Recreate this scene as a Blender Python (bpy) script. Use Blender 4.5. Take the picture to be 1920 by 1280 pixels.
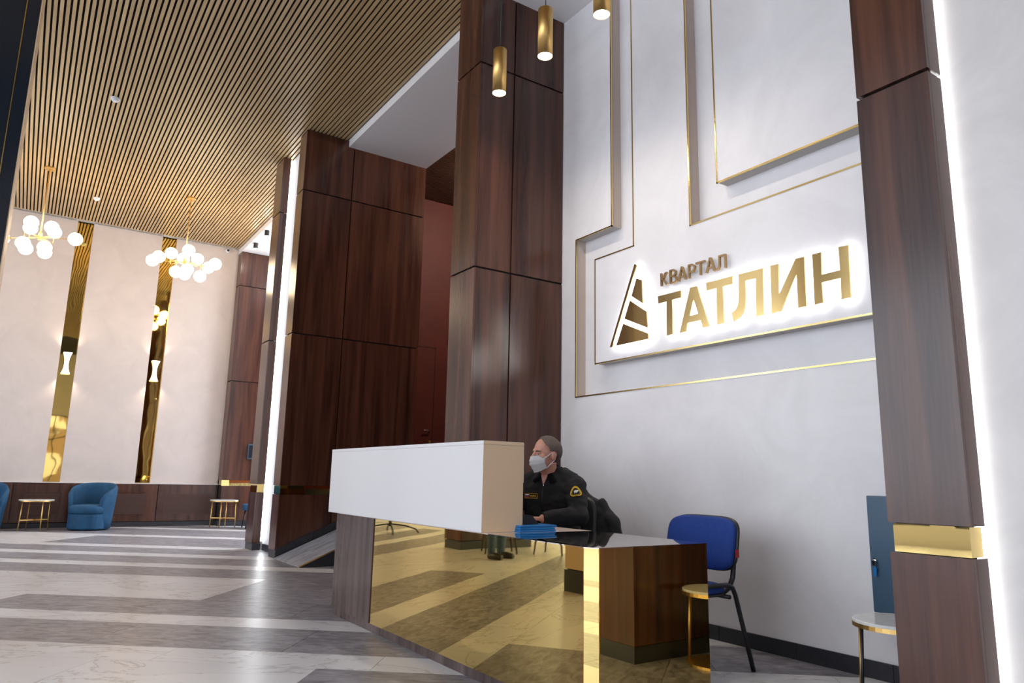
import bpy, bmesh, math, random
from mathutils import Vector, Matrix, Quaternion
random.seed(7)
scene = bpy.context.scene
C = scene.collection
for o in list(bpy.data.objects):
    bpy.data.objects.remove(o)

# ------------------------------------------------------------------ camera
FPX = 1356.7
YAW, PIT, ROL = (math.radians(a) for a in (33.694, 10.751, 1.179))
CAMH = 1.05
_fw = Vector((math.sin(YAW)*math.cos(PIT), math.cos(YAW)*math.cos(PIT), math.sin(PIT)))
_r = Vector((math.cos(YAW), -math.sin(YAW), 0))
_u = _r.cross(_fw)
CR = _r*math.cos(ROL) + _u*math.sin(ROL)
CU = _u*math.cos(ROL) - _r*math.sin(ROL)
CP = Vector((0, 0, CAMH))
cam_d = bpy.data.cameras.new('camera')
cam_d.sensor_width = 36.0
cam_d.lens = FPX/1920*36.0
cam_d.clip_start = 0.05
cam = bpy.data.objects.new('camera', cam_d)
C.objects.link(cam)
m = Matrix.Identity(4)
for i in range(3):
    m[i][0], m[i][1], m[i][2], m[i][3] = CR[i], CU[i], -_fw[i], CP[i]
cam.matrix_world = m
scene.camera = cam

def px(ax, val, x, y):
    """photo pixel -> point on the world plane ax = val"""
    d = CR*((x-960)/FPX) - CU*((y-640)/FPX) + _fw
    i = 'XYZ'.index(ax)
    return CP + d*((val-CP[i])/d[i])

# ------------------------------------------------------------------ world, exposure, daylight
scene.view_settings.view_transform = 'Standard'
scene.view_settings.look = 'None'
scene.view_settings.gamma = 1.0
scene.view_settings.use_curve_mapping = False
scene.view_settings.exposure = 0.18
SKY = 5.0
w = bpy.data.worlds.new('overcast_sky')
scene.world = w
w.use_nodes = True
w.node_tree.nodes['Background'].inputs[0].default_value = (0.83, 0.90, 1.0, 1)
w.node_tree.nodes['Background'].inputs[1].default_value = SKY
try:
    scene.cycles.max_bounces = 10
    scene.cycles.diffuse_bounces = 5
    scene.cycles.glossy_bounces = 6
    scene.cycles.sample_clamp_indirect = 6.0
    scene.cycles.caustics_reflective = False
    scene.cycles.use_denoising = True
except Exception:
    pass

ROOM = dict(x0=-7.6, x1=4.22, y0=-3.2, y1=16.0)
WINS = [(-2.6, 0.2), (0.6, 3.4), (3.8, 6.6), (7.0, 9.2), (10.2, 12.8), (13.2, 15.4)]   # windows in the left wall (y ranges)
WZ = (0.35, 5.3)
def portal(name, loc, rot, sx, sy):
    l = bpy.data.lights.new(name, 'AREA')
    l.shape = 'RECTANGLE'; l.size = sx; l.size_y = sy
    l.cycles.is_portal = True
    o = bpy.data.objects.new(name, l); C.objects.link(o)
    o.location = loc; o.rotation_euler = rot
    return o
for a, b in WINS:
    portal('window_daylight', (-7.65, (a+b)/2, sum(WZ)/2), (0, math.radians(-90), 0), WZ[1]-WZ[0], b-a)

FWINS = [(-3.9, -0.9), (-0.5, 2.7)]      # entrance glazing in the front wall (x ranges)
FZ = (0.25, 3.2)
for a, b in FWINS:
    portal('window_daylight', ((a+b)/2, -3.25, sum(FZ)/2), (math.radians(90), 0, 0), b-a, FZ[1]-FZ[0])

# ------------------------------------------------------------------ material helpers
def nt(name):
    mt = bpy.data.materials.new(name); mt.use_nodes = True
    n = mt.node_tree
    return mt, n, n.nodes['Principled BSDF']
def simple(name, col, rough=0.5, metal=0.0, coat=0.0, emit=None, es=0.0, spec=None, noise=0.0, nscale=6.0, sheen=0.0):
    mt, n, b = nt(name)
    b.inputs['Base Color'].default_value = (*col, 1)
    b.inputs['Roughness'].default_value = rough
    b.inputs['Metallic'].default_value = metal
    b.inputs['Coat Weight'].default_value = coat
    if spec is not None: b.inputs['Specular IOR Level'].default_value = spec
    if sheen:
        b.inputs['Sheen Weight'].default_value = sheen
        b.inputs['Sheen Roughness'].default_value = 0.4
        b.inputs['Sheen Tint'].default_value = (*[min(1, c*2+0.1) for c in col], 1)
    if emit:
        b.inputs['Emission Color'].default_value = (*emit, 1)
        b.inputs['Emission Strength'].default_value = es
    if noise:
        tc = n.nodes.new('ShaderNodeTexCoord')
        nz = n.nodes.new('ShaderNodeTexNoise'); nz.inputs['Scale'].default_value = nscale; nz.inputs['Detail'].default_value = 6
        rp = n.nodes.new('ShaderNodeValToRGB')
        rp.color_ramp.elements[0].position = 0.3; rp.color_ramp.elements[1].position = 0.7
        rp.color_ramp.elements[0].color = (*[c*(1-noise) for c in col], 1)
        rp.color_ramp.elements[1].color = (*[min(1, c*(1+noise)) for c in col], 1)
        n.links.new(tc.outputs['Object'], nz.inputs['Vector'])
        n.links.new(nz.outputs['Fac'], rp.inputs['Fac'])
        n.links.new(rp.outputs['Color'], b.inputs['Base Color'])
    return mt

def wood(name, dark, light, axis='Z', rough=0.22, sc=9.0, spec=0.5):
    """laminate with long soft figure along an axis; each piece is shifted by its own random number"""
    mt, n, b = nt(name)
    L = n.links.new
    tc = n.nodes.new('ShaderNodeTexCoord'); oi = n.nodes.new('ShaderNodeObjectInfo')
    mp = n.nodes.new('ShaderNodeMapping')
    s = {'X': (0.05, 1, 1), 'Y': (1, 0.05, 1), 'Z': (1, 1, 0.05)}[axis]
    mp.inputs['Scale'].default_value = [sc*q for q in s]
    mul = n.nodes.new('ShaderNodeVectorMath'); mul.operation = 'SCALE'; mul.inputs[0].default_value = (37, 23, 11)
    L(oi.outputs['Random'], mul.inputs['Scale'])
    add = n.nodes.new('ShaderNodeVectorMath'); add.operation = 'ADD'
    L(tc.outputs['Object'], add.inputs[0]); L(mul.outputs[0], add.inputs[1])
    L(add.outputs[0], mp.inputs['Vector'])
    n1 = n.nodes.new('ShaderNodeTexNoise'); n1.inputs['Scale'].default_value = 1.0; n1.inputs['Detail'].default_value = 3; n1.inputs['Distortion'].default_value = 0.6
    n2 = n.nodes.new('ShaderNodeTexNoise'); n2.inputs['Scale'].default_value = 9.0; n2.inputs['Detail'].default_value = 4
    L(mp.outputs[0], n1.inputs['Vector']); L(mp.outputs[0], n2.inputs['Vector'])
    mx = n.nodes.new('ShaderNodeMix'); mx.data_type = 'FLOAT'; mx.inputs[0].default_value = 0.2
    L(n1.outputs['Fac'], mx.inputs[2]); L(n2.outputs['Fac'], mx.inputs[3])
    rp = n.nodes.new('ShaderNodeValToRGB')
    rp.color_ramp.elements[0].position = 0.34; rp.color_ramp.elements[0].color = (*dark, 1)
    rp.color_ramp.elements[1].position = 0.66; rp.color_ramp.elements[1].color = (*light, 1)
    L(mx.outputs[0], rp.inputs['Fac']); L(rp.outputs['Color'], b.inputs['Base Color'])
    b.inputs['Roughness'].default_value = rough
    b.inputs['Specular IOR Level'].default_value = spec
    return mt

def plaster(name, col, var=0.03, rough=0.55):
    mt, n, b = nt(name)
    L = n.links.new
    tc = n.nodes.new('ShaderNodeTexCoord')
    n1 = n.nodes.new('ShaderNodeTexNoise'); n1.inputs['Scale'].default_value = 1.6; n1.inputs['Detail'].default_value = 7; n1.inputs['Roughness'].default_value = 0.65; n1.inputs['Distortion'].default_value = 1.0
    L(tc.outputs['Object'], n1.inputs['Vector'])
    rp = n.nodes.new('ShaderNodeValToRGB')
    rp.color_ramp.elements[0].position = 0.36; rp.color_ramp.elements[0].color = (*[c*(1-2*var) for c in col], 1)
    rp.color_ramp.elements[1].position = 0.64; rp.color_ramp.elements[1].color = (*[min(1, c*(1+var)) for c in col], 1)
    L(n1.outputs['Fac'], rp.inputs['Fac']); L(rp.outputs['Color'], b.inputs['Base Color'])
    b.inputs['Roughness'].default_value = rough
    bp_ = n.nodes.new('ShaderNodeBump'); bp_.inputs['Strength'].default_value = 0.05; bp_.inputs['Distance'].default_value = 0.02
    L(n1.outputs['Fac'], bp_.inputs['Height']); L(bp_.outputs[0], b.inputs['Normal'])
    return mt

def mirror(name, col, rough=0.03, wav=0.02, wscale=1.3):
    mt, n, b = nt(name)
    b.inputs['Base Color'].default_value = (*col, 1); b.inputs['Metallic'].default_value = 1; b.inputs['Roughness'].default_value = rough
    tc = n.nodes.new('ShaderNodeTexCoord'); nz = n.nodes.new('ShaderNodeTexNoise'); nz.inputs['Scale'].default_value = wscale; nz.inputs['Detail'].default_value = 1
    bp_ = n.nodes.new('ShaderNodeBump'); bp_.inputs['Strength'].default_value = 1.0; bp_.inputs['Distance'].default_value = wav
    n.links.new(tc.outputs['Object'], nz.inputs['Vector']); n.links.new(nz.outputs['Fac'], bp_.inputs['Height']); n.links.new(bp_.outputs[0], b.inputs['Normal'])
    return mt

def stone(name, base, vein, rough=0.16, kind='marble'):
    mt, n, b = nt(name)
    L = n.links.new
    tc = n.nodes.new('ShaderNodeTexCoord'); oi = n.nodes.new('ShaderNodeObjectInfo')
    mul = n.nodes.new('ShaderNodeVectorMath'); mul.operation = 'SCALE'; mul.inputs[0].default_value = (91, 57, 13)
    L(oi.outputs['Random'], mul.inputs['Scale'])
    add = n.nodes.new('ShaderNodeVectorMath'); add.operation = 'ADD'
    L(tc.outputs['Object'], add.inputs[0]); L(mul.outputs[0], add.inputs[1])
    mp = n.nodes.new('ShaderNodeMapping'); mp.vector_type = 'TEXTURE'
    mp.inputs['Rotation'].default_value = (0, 0, math.radians(-33 if kind == 'marble' else -39))
    mp.inputs['Scale'].default_value = (1.3, 0.62, 1) if kind == 'marble' else (1.0, 0.42, 1)
    L(add.outputs[0], mp.inputs['Vector'])
    n1 = n.nodes.new('ShaderNodeTexNoise'); n1.inputs['Detail'].default_value = 8; n1.inputs['Roughness'].default_value = 0.6
    L(mp.outputs[0], n1.inputs['Vector'])
    rp = n.nodes.new('ShaderNodeValToRGB'); e = rp.color_ramp.elements
    if kind == 'marble':
        n1.inputs['Scale'].default_value = 1.2; n1.inputs['Distortion'].default_value = 1.4
        e[0].position = 0.40; e[0].color = (*base, 1)
        e[1].position = 0.62; e[1].color = (*[c*0.93 for c in base], 1)
        v = e.new(0.50); v.color = (*vein, 1)
        v = e.new(0.485); v.color = (*[c*0.97 for c in base], 1)
        v = e.new(0.515); v.color = (*[c*0.95 for c in base], 1)
    else:
        n1.inputs['Scale'].default_value = 7.5; n1.inputs['Distortion'].default_value = 0.8
        e[0].position = 0.35; e[0].color = (*base, 1)
        e[1].position = 0.68; e[1].color = (*vein, 1)
        n2 = n.nodes.new('ShaderNodeTexNoise'); n2.inputs['Scale'].default_value = 14; n2.inputs['Detail'].default_value = 6
        L(mp.outputs[0], n2.inputs['Vector'])
        bp_ = n.nodes.new('ShaderNodeBump'); bp_.inputs['Strength'].default_value = 0.25; bp_.inputs['Distance'].default_value = 0.004
        L(n2.outputs['Fac'], bp_.inputs['Height']); L(bp_.outputs[0], b.inputs['Normal'])
    L(n1.outputs['Fac'], rp.inputs['Fac']); L(rp.outputs['Color'], b.inputs['Base Color'])
    b.inputs['Roughness'].default_value = rough
    return mt

def glow(name, col, strength):
    mt, n, b = nt(name)
    b.inputs['Base Color'].default_value = (0.9, 0.9, 0.9, 1)
    b.inputs['Emission Color'].default_value = (*col, 1)
    b.inputs['Emission Strength'].default_value = strength
    return mt

M = {}
M['plaster'] = plaster('white_venetian_plaster', (0.76, 0.74, 0.755))
M['plaster_plain'] = simple('white_paint', (0.78, 0.77, 0.77), 0.6)
M['plaster_back'] = plaster('warm_tinted_plaster', (0.60, 0.53, 0.495), 0.03)  # warm chandelier light on the back wall is put into this colour
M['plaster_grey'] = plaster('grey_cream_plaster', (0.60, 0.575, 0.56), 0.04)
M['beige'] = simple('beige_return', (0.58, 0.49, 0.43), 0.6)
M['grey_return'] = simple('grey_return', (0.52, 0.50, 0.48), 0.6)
M['wood'] = wood('walnut_laminate', (0.030, 0.0102, 0.0066), (0.104, 0.039, 0.022))
M['wood_desk'] = wood('grey_walnut_laminate', (0.050, 0.033, 0.030), (0.120, 0.085, 0.078), sc=14)
M['wood_red'] = wood('red_brown_laminate', (0.030, 0.010, 0.006), (0.060, 0.020, 0.012))
M['slat'] = wood('oak_slat', (0.39, 0.26, 0.13), (0.57, 0.40, 0.21), axis='Y', rough=0.45, sc=14)
M['slat_dark'] = simple('dark_oak_slat', (0.10, 0.045, 0.025), 0.5)
M['black'] = simple('black_felt', (0.008, 0.007, 0.008), 0.9)
M['gap'] = simple('dark_joint', (0.012, 0.008, 0.008), 0.8)
M['gold'] = mirror('polished_brass_sheet', (0.85, 0.63, 0.24), 0.02, 0.0012, 1.6)
M['gold_strip'] = mirror('polished_brass_wall_strip', (0.86, 0.64, 0.20), 0.03, 0.0022, 2.5)
M['gold_letter'] = simple('polished_brass_letter', (0.68, 0.48, 0.20), 0.16, 1.0)
M['gold_trim'] = simple('brass_trim', (0.78, 0.58, 0.24), 0.22, 1.0)
M['gold_brushed'] = simple('brushed_gold', (0.72, 0.47, 0.17), 0.40, 1.0)
M['gold_top'] = mirror('smoked_brass_top', (0.80, 0.72, 0.62), 0.02, 0.001, 2.0)
M['gold_letter_dark'] = simple('bronze_letter', (0.42, 0.27, 0.13), 0.25, 1.0)
M['marble_top'] = simple('white_marble_table_top', (0.70, 0.70, 0.68), 0.15, noise=0.08, nscale=14)
M['plinth'] = simple('anthracite_stone_plinth', (0.026, 0.027, 0.033), 0.35, noise=0.15, nscale=20)
M['marble'] = stone('white_marble_tile', (0.68, 0.675, 0.69), (0.40, 0.38, 0.37), 0.30)
M['slate'] = stone('grey_slate_tile', (0.118, 0.112, 0.128), (0.34, 0.33, 0.365), 0.36, 'slate')
M['grout'] = simple('grout', (0.22, 0.20, 0.18), 0.8)
M['ramp'] = wood('grey_striped_tile', (0.20, 0.20, 0.22), (0.40, 0.41, 0.45), axis='X', rough=0.35, sc=12)
M['white'] = simple('white_melamine', (0.68, 0.665, 0.67), 0.4)
M['tan'] = simple('tan_board', (0.80, 0.60, 0.39), 0.4)  # tan tone for the counter box end faces and the column's side panel
M['worktop'] = simple('pale_wood_worktop', (0.62, 0.50, 0.44), 0.35)
M['navy'] = simple('navy_glass_panel', (0.012, 0.017, 0.026), 0.18)
M['red_wall'] = simple('oxblood_paint', (0.115, 0.016, 0.008), 0.6, noise=0.12, nscale=3)
M['velvet'] = simple('petrol_blue_velvet', (0.002, 0.058, 0.140), 0.75, sheen=0.15, noise=0.2, nscale=9)
M['chair_blue'] = simple('royal_blue_fabric', (0.004, 0.035, 0.22), 0.8, noise=0.12, nscale=60)
M['black_metal'] = simple('black_metal', (0.012, 0.012, 0.014), 0.4)
M['black_plastic'] = simple('black_plastic', (0.014, 0.014, 0.016), 0.45)
M['steel_blue'] = simple('blue_grey_metal', (0.045, 0.095, 0.155), 0.4)
M['chrome'] = simple('chrome', (0.8, 0.8, 0.8), 0.12, 1.0)
M['led'] = glow('cool_white_led', (0.93, 0.97, 1.0), 11)
M['led_halo'] = glow('white_led_halo', (1.0, 0.98, 0.95), 10)
M['led_soft'] = glow('soft_white_led', (0.95, 0.97, 1.0), 7)
M['bulb'] = glow('warm_opal_glass', (1.0, 0.76, 0.46), 13)
M['bulb_white'] = glow('white_lamp_face', (1.0, 0.93, 0.82), 14)
M['sconce'] = glow('sconce_plate', (1.0, 0.86, 0.74), 2.2)
M['smoke'] = simple('white_plastic', (0.72, 0.76, 0.80), 0.4)
M['folder'] = simple('blue_plastic_folder', (0.01, 0.17, 0.48), 0.3)
M['skin'] = simple('skin', (0.48, 0.235, 0.17), 0.5, noise=0.12, nscale=30)
M['uniform'] = simple('black_uniform_cloth', (0.005, 0.005, 0.007), 0.85, noise=0.3, nscale=12)
M['jacket'] = simple('black_quilted_nylon', (0.005, 0.005, 0.006), 0.75)
M['eye_white_shaded'] = simple('eye_white_shaded', (0.35, 0.30, 0.28), 0.3)  # darkened: the shade under the brow is put into this colour
M['skin_dark'] = simple('skin_shade', (0.28, 0.10, 0.07), 0.6)
M['mask'] = simple('white_surgical_mask', (0.86, 0.89, 0.92), 0.7)
M['hair'] = simple('short_greying_hair', (0.095, 0.070, 0.058), 0.8, noise=0.5, nscale=220)
M['denim'] = simple('blue_denim', (0.06, 0.10, 0.15), 0.85, noise=0.2, nscale=30)
M['shoe'] = simple('dark_leather', (0.02, 0.015, 0.012), 0.4)
M['yellow_thread'] = simple('yellow_embroidery', (0.60, 0.38, 0.02), 0.7)
M['white_thread'] = simple('white_embroidery', (0.8, 0.78, 0.74), 0.7)
M['flag_blue'] = simple('flag_blue', (0.02, 0.06, 0.35), 0.7)
M['flag_red'] = simple('flag_red', (0.45, 0.02, 0.02), 0.7)
M['dark_wood_leg'] = simple('dark_stained_leg', (0.035, 0.018, 0.012), 0.4)
M['green_fabric'] = simple('green_fabric', (0.05, 0.12, 0.09), 0.85)
M['red_bauble'] = simple('red_bauble', (0.55, 0.01, 0.03), 0.15)
M['fir'] = simple('fir_green', (0.015, 0.05, 0.02), 0.8)
M['frame'] = simple('dark_window_frame', (0.04, 0.04, 0.045), 0.4)
M['facade'] = simple('brown_facade', (0.22, 0.14, 0.09), 0.8)

# ------------------------------------------------------------------ object helpers
ORG = {}
def thing(name, loc, label=None, cat=None, group=None, kind=None):
    o = bpy.data.objects.new(name, None)
    o.empty_display_size = 0.1
    C.objects.link(o); o.location = loc
    ORG[o.name] = Vector(loc)
    if label: o['label'] = label
    if cat: o['category'] = cat
    if group: o['group'] = group
    if kind: o['kind'] = kind
    return o
def par(o, parent):
    if parent is not None:
        o.parent = parent
        if parent.name in ORG:      # parent is an empty at its base; meshes hold world coordinates
            o.matrix_parent_inverse = Matrix.Translation(-ORG[parent.name])
def mk(name, bm, mat, parent=None, smooth=False, label=None, cat=None, group=None, kind=None):
    me = bpy.data.meshes.new(name)
    bmesh.ops.recalc_face_normals(bm, faces=bm.faces)
    if smooth:
        for f in bm.faces: f.smooth = True
    bm.to_mesh(me); bm.free()
    if isinstance(mat, (list, tuple)):
        for q in mat: me.materials.append(M[q])
    else:
        me.materials.append(M[mat])
    o = bpy.data.objects.new(name, me)
    C.objects.link(o)
    par(o, parent)
    if label: o['label'] = label
    if cat: o['category'] = cat
    if group: o['group'] = group
    if kind: o['kind'] = kind
    return o
def add_box(bm, x0, x1, y0, y1, z0, z1, bevel=0.0, seg=1):
    vs = [bm.verts.new((x, y, z)) for x in (x0, x1) for y in (y0, y1) for z in (z0, z1)]
    F = [(0, 1, 3, 2), (4, 6, 7, 5), (0, 4, 5, 1), (2, 3, 7, 6), (0, 2, 6, 4), (1, 5, 7, 3)]
    fs = [bm.faces.new([vs[i] for i in f]) for f in F]
    if bevel:
        es = list({e for f in fs for e in f.edges})
        bmesh.ops.bevel(bm, geom=es, offset=bevel, segments=seg, profile=0.5, affect='EDGES')
    return vs
def box(name, b, mat, parent=None, bevel=0.0, seg=1, **k):
    bm = bmesh.new(); add_box(bm, *b, bevel=bevel, seg=seg)
    return mk(name, bm, mat, parent, **k)
def add_prism(bm, pts, off):
    """closed polygon (3D points) extruded by vector off"""
    off = Vector(off)
    a = [bm.verts.new(Vector(p)) for p in pts]; b = [bm.verts.new(Vector(p)+off) for p in pts]
    n = len(a)
    bm.faces.new(a); bm.faces.new(b[::-1])
    for i in range(n):
        bm.faces.new((a[i], b[i], b[(i+1) % n], a[(i+1) % n]))
def basis(d):
    d = d.normalized()
    t = Vector((0, 0, 1)) if abs(d.z) < 0.9 else Vector((1, 0, 0))
    a = d.cross(t).normalized(); b = d.cross(a).normalized()
    return a, b
def add_tube(bm, pts, r, n=10, cap=True):
    """tube along points, r scalar or list"""
    pts = [Vector(p) for p in pts]
    rs = r if isinstance(r, (list, tuple)) else [r]*len(pts)
    rings = []; a = b = None
    for i, p in enumerate(pts):
        if i == 0: d = pts[1]-pts[0]
        elif i == len(pts)-1: d = pts[-1]-pts[-2]
        else: d = (pts[i+1]-p).normalized() + (p-pts[i-1]).normalized()
        d = d.normalized()
        if a is None: a, b = basis(d)
        else:
            a = (a - d*a.dot(d)).normalized(); b = d.cross(a).normalized()
        rings.append([bm.verts.new(p + (a*math.cos(t)+b*math.sin(t))*rs[i]) for t in [2*math.pi*k/n for k in range(n)]])
    for q, s in zip(rings, rings[1:]):
        for k in range(n):
            bm.faces.new((q[k], q[(k+1) % n], s[(k+1) % n], s[k]))
    if cap:
        bm.faces.new(rings[0][::-1]); bm.faces.new(rings[-1])
def tube(name, pts, r, mat, parent=None, n=10, smooth=True, **k):
    bm = bmesh.new(); add_tube(bm, pts, r, n)
    return mk(name, bm, mat, parent, smooth=smooth, **k)
def add_lathe(bm, prof, c, n=24):
    """profile of (radius, z) about a vertical axis through c"""
    c = Vector(c); rings = []
    for r, z in prof:
        if r < 1e-5: rings.append([bm.verts.new(c+Vector((0, 0, z)))])
        else: rings.append([bm.verts.new(c+Vector((r*math.cos(t), r*math.sin(t), z))) for t in [2*math.pi*k/n for k in range(n)]])
    for q, s in zip(rings, rings[1:]):
        for k in range(n):
            k2 = (k+1) % n
            if len(q) == 1 and len(s) > 1: bm.faces.new((q[0], s[k2], s[k]))
            elif len(s) == 1 and len(q) > 1: bm.faces.new((q[k], q[k2], s[0]))
            elif len(q) > 1: bm.faces.new((q[k], q[k2], s[k2], s[k]))
    if len(rings[0]) > 1: bm.faces.new(rings[0][::-1])
    if len(rings[-1]) > 1: bm.faces.new(rings[-1])
def lathe(name, prof, c, mat, parent=None, n=24, smooth=False, **k):
    bm = bmesh.new(); add_lathe(bm, prof, c, n)
    return mk(name, bm, mat, parent, smooth=smooth, **k)
def add_ball(bm, c, r, u=16, v=10, rot=None):
    r = r if isinstance(r, (list, tuple)) else (r, r, r)
    mt = Matrix.Translation(Vector(c))
    if rot is not None: mt = mt @ rot.to_4x4()
    mt = mt @ Matrix.Diagonal((*r, 1))
    bmesh.ops.create_uvsphere(bm, u_segments=u, v_segments=v, radius=1.0, matrix=mt)
def ball(name, c, r, mat, parent=None, u=16, v=10, rot=None, **k):
    bm = bmesh.new(); add_ball(bm, c, r, u, v, rot)
    return mk(name, bm, mat, parent, smooth=True, **k)
def add_loft(bm, rings, cap=True):
    rs = [[bm.verts.new(Vector(p)) for p in r] for r in rings]
    n = len(rs[0])
    for q, s in zip(rs, rs[1:]):
        for k in range(n):
            bm.faces.new((q[k], q[(k+1) % n], s[(k+1) % n], s[k]))
    if cap:
        bm.faces.new(rs[0][::-1]); bm.faces.new(rs[-1])
def smooth_obj(o, angle=None):
    for p in o.data.polygons: p.use_smooth = True
def fuse(name, build, mat, parent=None, voxel=0.008, it=4, **k):
    """overlapping closed volumes -> one continuous skin (voxel remesh + smoothing)"""
    bm = bmesh.new(); build(bm)
    bmesh.ops.recalc_face_normals(bm, faces=bm.faces)
    me = bpy.data.meshes.new('tmp'); bm.to_mesh(me); bm.free()
    t = bpy.data.objects.new('tmp', me); C.objects.link(t)
    rm = t.modifiers.new('r', 'REMESH'); rm.mode = 'VOXEL'; rm.voxel_size = voxel; rm.use_smooth_shade = True
    if it:
        sm = t.modifiers.new('s', 'SMOOTH'); sm.iterations = it; sm.factor = 0.5
    dg = bpy.context.evaluated_depsgraph_get()
    dg.update()
    res = bpy.data.meshes.new_from_object(t.evaluated_get(dg))
    res.name = name
    bpy.data.objects.remove(t); bpy.data.meshes.remove(me)
    res.materials.clear()
    for q in (mat if isinstance(mat, (list, tuple)) else [mat]): res.materials.append(M[q])
    o = bpy.data.objects.new(name, res); C.objects.link(o)
    par(o, parent)
    for q in k: 
        if k[q]: o[{'cat': 'category'}.get(q, q)] = k[q]
    return o
def copy_tree(root, offset, label=None, group=None):
    r = root.copy(); C.objects.link(r); r.location = Vector(root.location)+Vector(offset)
    if label: r['label'] = label
    if group: r['group'] = group
    for ch in root.children:
        c = ch.copy(); C.objects.link(c); c.parent = r
        for g in ch.children:
            d = g.copy(); C.objects.link(d); d.parent = c
    return r

# ================================================================== STRUCTURE
ZC = 5.86                       # underside of the slat ceiling
X0, X1, Y0, Y1 = ROOM['x0'], ROOM['x1'], ROOM['y0'], ROOM['y1']

# ---------------------------------------------------------------- floor with diagonal bands of marble and slate tiles
fl = box('floor', (X0-0.2, 7.6, Y0-0.2, Y1+0.3, -0.12, -0.006), 'grout', kind='structure')
UA = 0.3255; P0 = 5.133; TL = 1.28
TH = math.radians(39.0)
DN = Vector((math.sin(TH), math.cos(TH))); DQ = Vector((math.cos(TH), -math.sin(TH)))
def pq(p, q): return DN*p + DQ*q
def clip(poly, a, b, c):        # keep a*x+b*y <= c
    out = []
    for i in range(len(poly)):
        s, e = poly[i], poly[(i+1) % len(poly)]
        ds, de = a*s.x+b*s.y-c, a*e.x+b*e.y-c
        if ds <= 0: out.append(s)
        if (ds < 0 < de) or (de < 0 < ds):
            out.append(s + (e-s)*(ds/(ds-de)))
    return out
rows = []                        # (p_lo, p_hi, colour rule, joint offset)
def row(i0, i1, rule, off): rows.append((P0+i0*UA, P0+i1*UA, rule, off))
WH = lambda q: 'marble'
DK = lambda q: 'slate'
def sw(q0, lo, hi): return lambda q: lo if q < q0 else hi
row(0, 1, WH, -2.414); row(1, 3, sw(-4.70, 'marble', 'slate'), -4.70); row(3, 5, sw(-3.14, 'marble', 'slate'), -3.14); row(5, 7, sw(-3.14, 'marble', 'slate'), -3.14)
row(7, 9, DK, -3.6); row(9, 10, WH, -4.1); row(10, 12, DK, -3.9); row(12, 13, WH, -4.4); row(13, 15, DK, -4.6); row(15, 16, WH, -5.0)
row(16, 18, sw(-7.86, 'marble', 'slate'), -7.86); row(18, 20, sw(-7.86, 'marble', 'slate'), -7.86); row(20, 21, WH, -6.0)
row(21, 23, DK, -6.3); row(23, 25, DK, -6.9); row(25, 26, WH, -7.1); row(26, 28, DK, -7.4); row(28, 29, WH, -7.5)
row(-2, 0, DK, -1.77); row(-3, -2, WH, -1.134); row(-5, -3, sw(-1.43, 'marble', 'slate'), -1.43+0.61*0); row(-7, -5, sw(-0.2, 'marble', 'slate'), -2.75)
row(-8, -7, WH, -0.4); row(-10, -8, DK, -0.8); row(-11, -10, WH, -0.2); row(-13, -11, DK, 0.3); row(-15, -13, WH, 0.1); row(-16, -15, DK, 0.0); row(-18, -16, WH, 0.5); row(-21, -18, DK, 0.9)
tid = 0
for (pa, pb, rule, off) in rows:
    k0 = int(math.floor((-14-off)/TL)); k1 = int(math.ceil((8-off)/TL))
    for k in range(k0, k1):
        qa, qb = off+k*TL, off+(k+1)*TL
        mid = (qa+qb)/2
        kind = rule(mid)
        g = 0.0016
        poly = [pq(pa+g, qa+g), pq(pa+g, qb-g), pq(pb-g, qb-g), pq(pb-g, qa+g)]
        for a, b, c in ((1, 0, 4.71), (-1, 0, 2.9), (0, 1, Y1), (0, -1, 0.2)):
            poly = clip(poly, a, b, c)
            if len(poly) < 3: break
        if len(poly) < 3: continue
        ar = abs(sum(poly[i].x*poly[(i+1) % len(poly)].y-poly[(i+1) % len(poly)].x*poly[i].y for i in range(len(poly))))/2
        if ar < 0.004: continue
        bm = bmesh.new()
        add_prism(bm, [(p.x, p.y, -0.009) for p in poly], (0, 0, 0.009))
        mk('tile', bm, kind, fl); tid += 1
# the part of the floor behind the camera and by the windows, beyond the view
bm = bmesh.new(); add_box(bm, X0, 7.0, Y0, -0.2, -0.009, 0); mk('floor_strip', bm, 'marble', fl)
bm = bmesh.new(); add_box(bm, X0, -2.9, -0.2, Y1, -0.009, 0); mk('floor_strip', bm, 'marble', fl)

# ---------------------------------------------------------------- slat ceiling
ce = box('ceiling', (-1.55, 3.44, Y0, Y1+0.1, ZC+0.055, ZC+0.12), 'black', kind='structure')
pitch = 0.0563
bm = bmesh.new(); add_box(bm, -0.017, 0.017, 0, Y1-0.05-1.0, 0, 0.018)
sme = bpy.data.meshes.new('slat'); bmesh.ops.recalc_face_normals(bm, faces=bm.faces); bm.to_mesh(sme); bm.free(); sme.materials.append(M['slat'])
x = -1.50; i = 0
while x < 3.42:
    s = bpy.data.objects.new('slat', sme); C.objects.link(s); s.location = (x, 1.0, ZC+0.002); s.parent = ce
    x += pitch
box('ceiling', (X0-0.2, -1.55, Y0, Y1+0.1, ZC-0.02, ZC+0.12), 'plaster_plain', kind='structure')
# white bulkhead ceiling over the passage and the alcove
box('ceiling', (3.44, 4.70, 5.75, Y1+0.1, 5.757, 6.0), 'plaster_plain', kind='structure')
# lowered ceiling of the logo niche and over the entrance side
box('ceiling', (3.42, 4.5, -3.2, 5.75, 5.65, 6.0), 'plaster_plain', kind='structure')

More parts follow.
